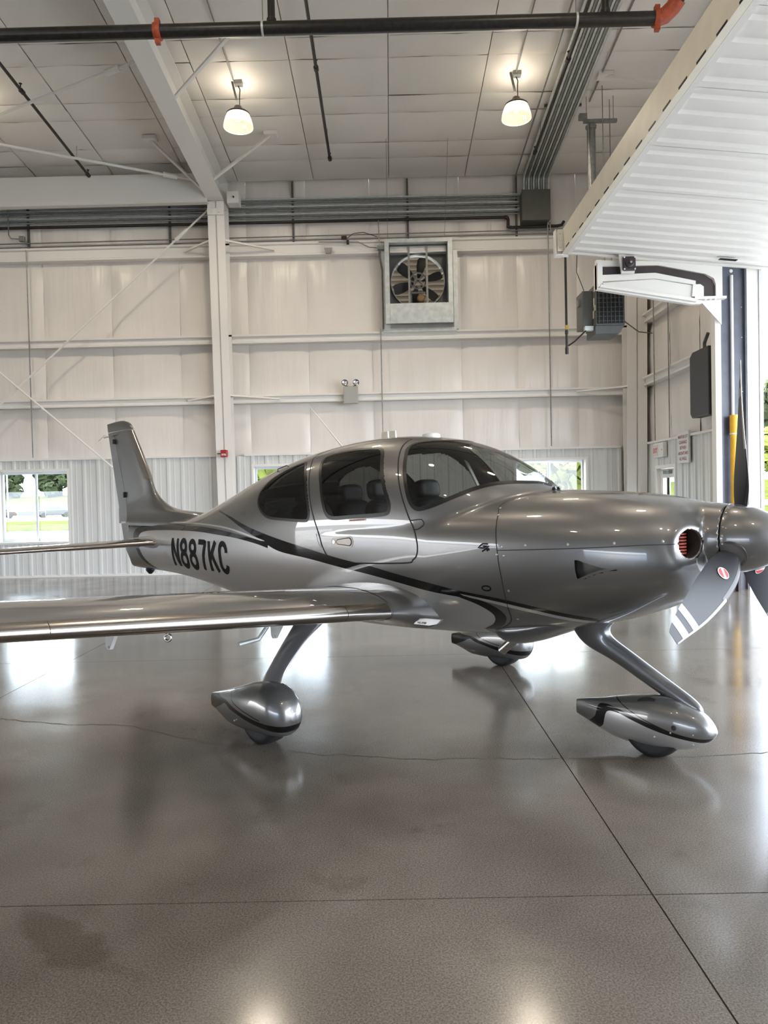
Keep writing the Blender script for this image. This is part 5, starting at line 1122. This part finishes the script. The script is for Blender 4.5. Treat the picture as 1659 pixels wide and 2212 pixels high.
bx_ = empty('pull_box', (3.38,WY-.20,8.02)); tag(bx_, 'square dark grey electrical pull box where the conduit bundles meet', 'electrical box')
MB().box(-.30,.31,-.16,.16,-.32,.33).build('body', box_grey, bx_, smooth=False, bevel=.008); MB().box(-.31,.32,-.18,-.16,-.33,.34).build('cover', box_grey, bx_, smooth=False, bevel=.006)
cr = empty('ceiling_conduit_rack', (0,0,0)); tag(cr, 'wide band of parallel grey conduits climbing the wall and ceiling at right', 'conduits')
for k in range(11):
    x = 3.17+.055*k; dz = .10
    MB().tube([(x,YC-.02,8.33),(x,YC-.02,8.66),(x,YC-.06,8.72),(x,YC-.16,ceil_z(YC-.16)-dz),(x,5,ceil_z(5)-dz)], .024, 8).build('conduit', galv if k % 2 else galv_light, cr)
for yy in (14.2,11.4): MB().box(3.10,3.80,yy-.02,yy+.02,ceil_z(yy)-.08,ceil_z(yy)-.04).build('strut', dark_steel, cr, smooth=False)
run('ceiling_conduit', [(2.97,YC,8.3),(2.97,YC,8.7),(2.97,YC-.12,8.74),(2.97,5,ceil_z(5)-.06)], .015, galv, 'single thin conduit just left of the ceiling conduit band', group='ceiling conduits')
run('ceiling_conduit', [(3.93,14.1,ceil_z(14.1)-.06),(3.93,5,ceil_z(5)-.06)], .014, galv, 'single thin conduit just right of the ceiling conduit band', group='ceiling conduits')
for x, z1, lab in ((-7.98,7.35,'thin conduit running down the back wall at far left'),(-.10,5.42,'thin conduit running down the wall below the exhaust fan'),(3.66,7.72,'thin conduit running down the wall from the pull box')):
    run('wall_conduit', [(x,WY-.23,2.72),(x,WY-.23,z1)], .013, galv, lab, group='vertical wall conduits')
run('flexible_conduit', [(3.72,YC-.08,7.70),(3.73,YC-.08,7.56),(3.80,YC-.06,7.44),(3.92,YC-.05,7.40),(4.05,YC-.05,7.40)], .017, galv, 'short curved conduit leaving the underside of the pull box', 'conduit')
jb_ = empty('junction_box', (-8.09,YC-.07,7.62)); tag(jb_, 'small grey junction box on the wall strut at far left', 'junction box')
MB().box(-.06,.06,-.04,.04,-.06,.06).build('body', galv, jb_, smooth=False, bevel=.008); MB().tube([(-.04,0,.0),(-.25,0,.02),(-.30,0,.10),(-.31,0,.85)], .013, 8).build('conduit', galv, jb_)
# ================================================================== exhaust fan
fan = empty('exhaust_fan', (.76,WY-.18,6.50)); tag(fan, 'large square galvanised exhaust fan set high in the back wall', 'fan')
for x0, x1, z0, z1 in ((-.82,-.64,-1.12,.80),(.78,.88,-1.12,.62)): MB().box(x0,x1,-.06,.02,z0,z1).build('flange', galv_light, fan, smooth=False)
MB().box(-.74,-.64,-.18,.02,-1.0,.86).box(.66,.76,-.18,.02,-1.0,.86).box(-.64,.66,-.18,.02,.78,.86).box(-.64,.66,-.18,.02,-.66,-.56).build('frame', galv_light, fan, smooth=False)
MB().prism([(-.20,-.66),(-.06,-.70),(.02,-.98),(-.19,-1.0)], -.64, .66, 0).build('hood', galv_light, fan, smooth=False)
MB().prism([(-.18,-.72),(.02,-.72),(.02,-.96)], -.62, .64, 0).build('hood_lip', galv_light, fan, smooth=False)
MB().box(-.80,.84,-.05,.02,-1.16,-1.08).build('sill', galv_light, fan, smooth=False)
MB().box(-.64,-.62,.0,.36,-.56,.78).box(.64,.66,.0,.36,-.56,.78).box(-.64,.66,.0,.36,.76,.78).box(-.64,.66,.0,.36,-.58,-.56).build('duct', heater_grey, fan, smooth=False)
ring = [(.60,-.02),(.615,-.02),(.615,.16),(.60,.16)]
MB().lathe(ring, (0,.14,.0), (0,1,0), 56, closed=True).build('orifice_ring', galv, fan, angle=40)
pl_ = []                                                           # plate with the round opening
V = []; nn_ = 64
for k in range(nn_):
    a = 2*PI*k/nn_; V.append((.61*math.cos(a), .20, .61*math.sin(a)))
for k in range(nn_):
    a = 2*PI*k/nn_; c_, s_ = math.cos(a), math.sin(a); q = .66/max(abs(c_), abs(s_)); V.append((q*c_, .20, max(-.58, min(.78, q*s_*1.18))))
MB().add(V, [(k, (k+1) % nn_, nn_+(k+1) % nn_, nn_+k) for k in range(nn_)]).build('orifice_plate', heater_grey, fan, smooth=False)
for k in range(6):
    a = 2*PI*k/6+.3; V = []
    for r_, w0 in ((.10,.06),(.25,.15),(.40,.20),(.52,.20),(.57,.15)):
        for sg in (-1,1): aa = a+sg*w0/(r_+.05)*.6; V.append((r_*math.cos(aa), .22+sg*.05, r_*math.sin(aa)))
    MB().add(V, [(2*i,2*i+1,2*i+3,2*i+2) for i in range(4)]).build('blade', black_plastic, fan)
for x in (-.20,.20): MB().box(x-.022,x+.022,.0,.05,-.56,.74).build('support_bar', galv, fan, smooth=False)
MB().lathe([(.165,-.02),(.19,-.02),(.19,.02),(.165,.02)], (0,.08,.0), (0,1,0), 36, closed=True).build('pulley', dark_steel, fan)
for k in range(4): a = PI/4+PI/2*k; MB().bar((0,.08,0),(.17*math.cos(a),.08,.17*math.sin(a)),.03,.02,(0,1,0)).build('pulley_spoke', dark_steel, fan, smooth=False)
MB().lathe([(0,-.12),(.06,-.12),(.085,-.10),(.09,.06),(0,.06)], (.06,.10,-.40), (0,1,0), 24).build('motor', mat('motor_ochre', (.22,.13,.05), .5), fan)
MB().box(-.16,.16,.02,.06,-.30,-.26).box(-.18,-.14,.04,.1,-.56,-.28).build('motor_mount', dark_steel, fan, smooth=False)
for k in range(11):
    zz = -.50+k*.115; MB().prism([(.34,zz+.012),(.43,zz-.082),(.436,zz-.078),(.346,zz+.016)], -.63, .65, 0).build('louvre', mat('louvre_brown', (.20,.165,.12), .5), fan, smooth=False)
for x in (-.66,.60): run('fan_cable', [(.76+x,WY-.30,7.42),(.76+x,WY-1.6,ceil_z(WY-1.6))], .004, galv, 'thin steel cable rising from the fan to the ceiling, ' + ('left' if x < 0 else 'right') + ' one', 'cable', 'fan cables', 6)
fc_ = empty('fan_conduit', (-.14,WY-.27,7.2)); tag(fc_, 'bent conduit and grey control box at the upper left corner of the fan', 'conduit')
MB().tube([(.05,0,.0),(.04,0,.60)], .012, 8).build('conduit', galv, fc_); MB().box(.0,.16,-.05,.03,-.05,.04).build('box', galv, fc_, smooth=False); MB().tube([(.0,0,.0),(-.18,0,.02),(-.42,0,.14),(-1.3,0,.16)], .011, 8).build('conduit', galv, fc_)
MB().tube([(.04,0,-.05),(.05,0,-.2),(.1,.02,-.5),(.1,.02,-1.8)], .018, 8).build('conduit', dark_steel, fc_)
se_ = empty('twin_spotlight', (-.86,WY-.24,7.44)); tag(se_, 'small black twin spotlight with looping cable left of the fan', 'spotlight')
MB().box(-.07,.05,-.05,.03,-.03,.04).build('head', black_plastic, se_, smooth=False, bevel=.008); MB().box(.04,.10,-.04,.02,-.14,-.05).build('head', black_plastic, se_, smooth=False, bevel=.008)
MB().tube([(.06,0,.0),(.20,0,.10),(.42,0,.12),(.72,0,.02)], .008, 6).build('cable', black_plastic, se_)
lb = empty('wall_sensor', (-1.23,WY-.22,7.17)); tag(lb, 'small grey sensor on the top girt left of the fan', 'sensor')
MB().prism([(-.09,.06),(.09,.06),(.06,-.06),(-.06,-.06)], -.06, .0, 1).build('housing', galv, lb, smooth=False)
# ================================================================== emergency light, fire alarm, signs
em = empty('emergency_light', (-.80,WY-.22,3.98)); tag(em, 'grey emergency light box with two round lamp heads on the low girt', 'emergency light')
MB().box(-.16,.165,-.11,.0,-.22,.17).build('battery_box', mat('emergency_grey', (.42,.42,.39), .5), em, smooth=False, bevel=.018)
for x, sg in ((-.125,-1),(.125,1)):
    hd = empty('lamp_head'); hd.parent = em
    MB().lathe([(.0,.02),(.045,.02),(.066,-.03),(.07,-.07),(.058,-.07),(.056,-.055)], (x,-.05,.245), (sg*.08,-.0,0) if False else (0,1,0), 28).build('housing', black_plastic, hd)
    MB().lathe([(0,-.052),(.03,-.054),(.057,-.066)], (x,-.05,.245), (0,1,0), 28).build('lens', mat('lamp_lens', (.75,.75,.76), .12, metal=.8), hd); MB().box(x-.04*sg-.03,x-.04*sg+.03,-.07,-.03,.165,.185).build('bracket', black_plastic, hd, smooth=False)
fa = empty('fire_alarm', (-3.60,16.33,2.70)); tag(fa, 'red fire alarm pull station on the white column', 'fire alarm')
MB().box(-.075,.075,-.09,.02,-.08,.08).build('housing', red_plastic, fa, smooth=False, bevel=.02); MB().box(-.045,.045,-.10,-.088,-.055,-.01).build('pull_handle', white_plastic, fa, smooth=False); MB().box(-.03,.03,-.104,-.099,-.05,-.03).build('lettering', sign_red, fa, smooth=False); MB().tube([(-.075,0,.0),(-.16,0,.0)], .014, 8).build('conduit', dark_steel, fa)
exs = empty('exit_sign', (RX-.11,15.42,2.50)); tag(exs, 'white wall sign box with faded red EXIT letters above the small door', 'exit sign')
MB().box(-.04,.05,-.14,.42,-.13,.17).build('housing', white_plastic, exs, smooth=False, bevel=.01); MB().box(-.05,-.04,.14,.40,-.10,.13).build('face', mat('exit_face', (.72,.68,.66), .5), exs, smooth=False)
text_on('exit_lettering', 'EXIT', (-.053,.27,.01), (0,-1,0), (0,0,1), .14, mat('exit_red', (.62,.18,.16), .5), exs, .004, narrow=.85); MB().lathe([(0,.004),(.012,.004),(.012,0)], (-.04,-.07,.02), (-1,0,0), 10).build('test_button', ink_black, exs)
sg_ = empty('clearance_sign', (RX-.10,14.32,2.50)); tag(sg_, 'white rectangular sign with five rows of red capitals on the ribbed wall', 'sign')
MB().box(-.02,.02,-.26,.26,-.30,.30).build('board', white_plastic, sg_, smooth=False)
for k, tx in enumerate(("MAINTAIN 5'-0\"", 'CLEARANCE', 'BETWEEN', 'AIRCRAFT AND', 'ALL WALLS.')): text_on('sign_lettering', tx, (-.0215,0,.20-.105*k), (0,-1,0), (0,0,1), .085, sign_ink, sg_, .0015, narrow=.78)
eq = empty('wall_unit', (RX-.16,13.15,3.55)); tag(eq, 'flat black rectangular unit hung on the end wall near the door jamb', 'wall unit')
MB().prism([(-.36,-.58),(.34,-.58),(.42,-.50),(.42,.52),(.30,.60),(-.36,.60)], -.12, .06, 0).build('body', mat('unit_charcoal', (.05,.052,.058), .5), eq, smooth=False, bevel=.015); MB().tube([(.0,.05,.58),(.0,.05,.72),(.0,-.1,.86)], .03, 10).build('cable_bend', dark_steel, eq); MB().box(-.03,.03,-.42,-.36,-1.0,-.4).build('stand_off', dark_steel, eq, smooth=False)
for yy, lab in ((15.55,'left'),(14.75,'middle')): run('wall_conduit', [(RX-.21,yy,2.72),(RX-.21,yy,6.4)], .012, galv, 'thin conduit on the end wall, ' + lab + ' of two above the small door', group='vertical wall conduits')
run('gas_line', [(5.72,16.0,5.05),(5.3,15.6,5.0),(4.4,14.1,4.98)], .012, dark_steel, 'thin line from the heater along the corner column', 'pipe')
# ================================================================== unit heater
ht = empty('unit_heater', (4.05,13.6,5.05)); tag(ht, 'grey gas unit heater with a black grid outlet hung near the corner', 'heater')
MB().prism([(-.23,-.36),(.29,-.36),(.29,.40),(-.23,.40)], -.10, .62, 1).build('cabinet', heater_grey, ht, smooth=False, bevel=.012)
MB().prism([(-.23,-.36),(.29,-.36),(.20,-.50),(-.23,-.50)], -.06, .55, 1).build('base_pan', heater_grey, ht, smooth=False)
MB().box(-.21,.27,-.115,-.10,-.33,.38).build('outlet_recess', mat('heater_void', (.012,.013,.016), .6), ht, smooth=False)
for k in range(7): MB().box(-.19+k*.072,-.178+k*.072,-.135,-.115,-.32,.38).build('grille_bar', heater_grey, ht, smooth=False)
for k in range(9): MB().prism([(-.16,-.30+k*.082),(-.115,-.30+k*.082+.012),(-.115,-.30+k*.082+.020),(-.16,-.30+k*.082+.008)], -.21, .27, 0).build('louvre', heater_grey, ht, smooth=False)
MB().box(-.42,-.23,.10,.55,-.34,.32).build('side_cabinet', heater_grey, ht, smooth=False, bevel=.012); MB().box(-.46,-.42,.25,.35,.08,.2).build('control_box', galv, ht, smooth=False)
for y0, z0, hh in ((-.02,.0,.16),(.02,-.2,.14),(-.08,-.08,.10)): MB().box(-.236,-.231,y0,y0+.08,z0,z0+hh).build('label_plate', mat('label_paper', (.55,.52,.46), .7), ht, smooth=False)
MB().box(-.40,-.24,.02,.12,-.42,-.34).lathe([(0,-.03),(.03,-.03),(.035,.05),(0,.05)], (-.33,.06,-.37), (0,1,0), 12).build('gas_valve', galv_light, ht)
MB().tube([(-.36,.05,-.40),(-.47,.03,-.50),(-.60,.0,-.62),(-.72,-.02,-.70)], .014, 8).build('gas_hose', black_pipe, ht)
MB().tube([(-.31,.4,.4),(-.44,.4,.75),(-.42,.4,1.3)], .007, 6).build('cable', black_plastic, ht)
for x, y_ in ((.0,.1),(.25,.5)): MB().tube([(x,y_,.40),(x,y_,ceil_z(13.7)-5.05)], .008, 6).build('hanger_rod', galv, ht)
gd = empty('gas_drop', (3.30,13.58,0)); tag(gd, 'vertical black gas pipe dropping beside the unit heater', 'pipe')
MB().tube([(0,0,4.30),(0,0,6.10)], .022, 10).build('pipe', black_pipe, gd); MB().tube([(0,0,4.20),(0,0,4.32)], .030, 10).build('cap', black_pipe, gd); MB().tube([(0,0,4.56),(0,0,4.62)], .030, 10).build('tee', black_pipe, gd); MB().box(-.02,.03,-.035,-.015,4.64,4.72).build('valve_handle', mat('brass_yellow', (.5,.33,.04), .4), gd, smooth=False)
vt = empty('flue_pipe', (3.92,14.0,0)); tag(vt, 'galvanised flue pipe hanging from a ceiling bracket at upper right', 'flue pipe')
MB().tube([(0,0,6.2),(0,0,8.52)], .078, 20).build('pipe', galv, vt); MB().box(-.14,.48,-.03,.03,8.56,8.62).build('bracket', galv, vt, smooth=False); MB().lathe([(.082,-.03),(.10,-.02),(.10,.02),(.082,.03)], (0,0,8.48), (0,0,1), 20).build('collar', galv, vt)
MB().tube([(-.05,-.09,8.5),(-.07,-.09,6.4)], .006, 6).build('cable', black_plastic, vt)
MB().box(-.22,-.08,-.05,.05,8.62,8.72).build('junction_box', galv, vt, smooth=False)
for x in (-.08,.42): MB().tube([(x,0,8.6),(x,0,ceil_z(14.0))], .006, 6).build('hanger_rod', galv, vt)
flange_brace((5.28,12.5,8.40),(4.0,13.35,cz(13.35)),'white diagonal stay behind the hangar door beam near the flue pipe')
flange_brace((5.28,10.6,8.55),(3.98,11.2,cz(11.2)),'white diagonal stay under the red elbow at upper right')
# ================================================================== outside
apron = mat('apron_concrete', (.30,.295,.28), 1., spec=0., var=(.4,.06)); lawn = mat('mown_grass', (.060,.072,.016), 1., spec=0., var=(.5,.3)); asphalt = mat('pale_road', (.20,.20,.195), 1., spec=0., var=(.3,.05))
def ground(name, x0, x1, y0, y1, z, m): return tag(MB().box(x0,x1,y0,y1,z-.2,z).build(name, m, smooth=False), kind='structure')
ground('ground_apron', -160, 300, -160, 52, -.26, apron); ground('ground_lawn', -160, 300, 52, 79, -.22, lawn); ground('ground_road', -160, 300, 79, 112, -.24, asphalt)
V = []; nx, ny = 40, 8                                              # grassy bank behind the car park
for j in range(ny+1):
    for i in range(nx+1): x = -160+460*i/nx; yy = 112+60*j/ny; V.append((x, yy, -.2+(1.4+1.6*min(1,j/3)+.4*math.sin(x*.05+j))*min(1,j)))
tag(mesh_obj('ground_bank', V, [(j*(nx+1)+i, j*(nx+1)+i+1, (j+1)*(nx+1)+i+1, (j+1)*(nx+1)+i) for j in range(ny) for i in range(nx)], lawn), kind='structure')
rw = empty('retaining_wall', (-45,111.4,0)); MB().box(-60,70,-.3,.3,-.2,1.7).build('wall_body', mat('retaining_grey', (.12,.12,.115), .8), rw, smooth=False); tag(rw, 'low pale retaining wall behind the parked cars', 'retaining wall')
leaf_a = mat('leaf_green_light', (.115,.135,.030), .9, spec=.1, var=(.6,.45)); leaf_b = mat('leaf_green_dark', (.050,.064,.030), .9, spec=.1, var=(.6,.4)); bark = mat('bark', (.07,.05,.035), .9)
def crown_mesh(seed, n=2200):
    r = np.random.default_rng(seed); cl = r.normal(0, 1, (26,3)); cl /= np.linalg.norm(cl, axis=1, keepdims=True); cl *= (r.random((26,1))**.4)*.78
    V = []; Fs = []
    for k in range(n):
        c_ = cl[r.integers(26)]; d = r.normal(0,1,3); d /= np.linalg.norm(d); p = c_+d*.30*(.75+.25*r.random()); a = r.normal(0,1,3); a /= np.linalg.norm(a); b_ = np.cross(d, a); b_ /= np.linalg.norm(b_)+1e-9; a = np.cross(b_, d)
        s_ = .06+.06*r.random(); o = len(V); V += [p-a*s_-b_*s_*.6, p+a*s_-b_*s_*.6+d*.02, p+a*s_+b_*s_*.6, p-a*s_+b_*s_*.6+d*.02]; Fs.append((o,o+1,o+2,o+3))
    return V, Fs
CR = [crown_mesh(s) for s in (1,2,3)]
def tree(x, yy, z0, h, w, label, lm, k):
    e = empty('tree', (x, yy, z0)); V, Fs = CR[k % 3]
    mesh_obj('crown', [(v[0]*w/2, v[1]*w/2, h*.6+v[2]*h*.42) for v in V], Fs, lm, e, False)
    MB().tube([(0,0,0),(.1,0,h*.3),(0,.1,h*.62)], [w*.03,w*.022,w*.012], 8).build('trunk', bark, e); tag(e, label, 'tree', 'trees outside the windows')
TR = [(-72,136,-1.2,11,9.5,'dark tree on the bank at the left edge of the left window',leaf_b),(-62,136,-1.2,12,9.5,'dark tree on the bank above the white car',leaf_b),(-52,136,-1.2,11,9.5,'dark tree on the bank just left of the window mullion',leaf_b),
 (-42,136,-1.2,12,9.5,'dark tree on the bank just right of the window mullion',leaf_b),(-59,147.5,-1.2,13,12.5,'dark tree behind the other bank trees, left of the mullion',leaf_b),(-46,147.5,-1.2,13,12.5,'dark tree behind the other bank trees, right of the mullion',leaf_b),(-37.5,104,-.2,10,7,'bright green tree at the right edge of the left window',leaf_a),
 (-8.6,50,-.2,9,8,'bright green tree seen through the window behind the cabin roof',leaf_a),(-14,56,-.2,10,8,'green tree left of the window behind the cabin roof',leaf_b),
 (10.2,44,-.2,8,6.2,'bright yellow-green tree filling the right window',leaf_a),(13.6,50,-.2,9,7,'darker tree at the right side of the right window',leaf_b),(6.0,52,-.2,9,7,'pale green tree at the left of the right window',leaf_a),
 (40,74,-.2,9,8,'green tree outside the open doorway, nearer one',leaf_a),(48,88,-.2,15,12,'tall darker tree outside the open doorway',leaf_b),(23.5,55,-.2,8,7,'green tree seen through the small door pane',leaf_a),(58,100,-.2,11,12,'far green tree outside the open doorway',leaf_b)]
for k, t_ in enumerate(TR): tree(*t_, k)
def car(x, yy, rz, colr, label, nm):
    e = empty('car', (x, yy, -.24), rz); body = mat('car_paint_'+nm, colr, .3, metal=.3, coat=1.)
    sp_ = [(-2.2,.35),(-2.25,.75),(-2.1,.95),(-1.35,1.02),(-.85,1.45),(.55,1.50),(1.35,1.02),(2.05,.88),(2.25,.62),(2.2,.35)]
    MB().prism(sp_, -.85, .85, 1).build('body', body, e, smooth=False, bevel=.08)
    MB().prism([(-1.25,1.03),(-.82,1.40),(.50,1.44),(1.18,1.03)], -.86, .86, 1).build('window_glass', mat('car_glass', (.03,.04,.05), .08), e, smooth=False)
    for a in (-1.35,1.4):
        for s_ in (-.8,.8): MB().lathe([(.0,-.1),(.2,-.1),(.33,-.09),(.34,.09),(.2,.1),(0,.1)], (a,s_,.34), (0,1,0), 20).build('wheel', rubber, e)
    tag(e, label, 'car', 'parked cars outside')
car(-63.5,98,.5,(.12,.12,.12),'white car parked at the left edge of the left window','white'); car(-57.2,97,.55,(.055,.058,.062),'silver car with a roof rack left of the window mullion','silver'); car(-51.5,97,.6,(.05,.022,.02),'dull red car behind the window mullion','maroon'); car(-44.5,98,.6,(.075,.078,.082),'light grey car at the right of the left window','grey')
car(9.2,36.5,.2,(.13,.14,.15),'pale car roof below the tree in the right window','pale'); car(38,66,.1,(.22,.22,.23),'white car parked outside the open doorway','white_b'); car(47,72,.1,(.03,.07,.08),'teal car parked outside the open doorway','teal'); car(27.5,60,.3,(.15,.155,.16),'grey car seen through the small door pane','mist')
pp = empty('light_pole', (-47.5,92,0)); MB().tube([(0,0,-.2),(0,0,11)], .09, 8).build('pole', alu, pp); tag(pp, 'slim pale light pole beside the parked cars', 'light pole')
p2 = empty('light_pole', (-40.5,95,0)); MB().tube([(0,0,-.2),(0,0,11)], .08, 8).build('pole', alu, p2); tag(p2, 'slim pale light pole near the bright tree', 'light pole')
fe = empty('fence', (-52,79.5,0)); tag(fe, 'thin wire fence along the far edge of the grass strip', 'fence')
for k in range(11): MB().tube([(-15+3*k,0,-.2),(-15+3*k,0,.9)], .03, 6).build('post', galv, fe)
MB().tube([(-15,0,.85),(15,0,.85)], .012, 6).build('wire', galv, fe)
pf = empty('person', (-62.2,94,-.24)); tag(pf, 'distant person in a blue shirt and red cap standing beside the parked cars', 'person')
def body(name, joints, edges, m, parent):
    me = bpy.data.meshes.new(name); me.from_pydata([j[:3] for j in joints], edges, []); o = bpy.data.objects.new(name, me); COL.objects.link(o); o.parent = parent
    o.modifiers.new('skin', 'SKIN'); sd = o.modifiers.new('subd', 'SUBSURF'); sd.levels = sd.render_levels = 1; me.materials.append(m)
    for v, j in zip(me.skin_vertices[0].data, joints): v.radius = (j[3], j[3])
    me.skin_vertices[0].data[0].use_root = True; return o
body('body', [(0,0,.95,.16),(0,0,1.2,.16),(0,0,1.45,.17),(0,0,1.56,.06),(0,0,1.68,.10),(-.2,0,1.42,.07),(-.27,.03,1.15,.055),(-.27,-.08,.92,.045),(.2,0,1.42,.07),(.27,.03,1.15,.055),(.27,-.08,.92,.045),(-.1,0,.5,.09),(-.1,.02,.08,.06),(.1,0,.5,.09),(.1,.02,.08,.06),(-.1,-.14,.04,.045),(.1,-.14,.04,.045)], [(0,1),(1,2),(2,3),(3,4),(2,5),(5,6),(6,7),(2,8),(8,9),(9,10),(0,11),(11,12),(0,13),(13,14),(12,15),(14,16)], mat('blue_workwear', (.06,.13,.28), .8), pf)
MB().lathe([(.115,0),(.118,.05),(.08,.11),(0,.13)], (0,0,1.72), (0,0,1), 18).build('cap', sign_red, pf)
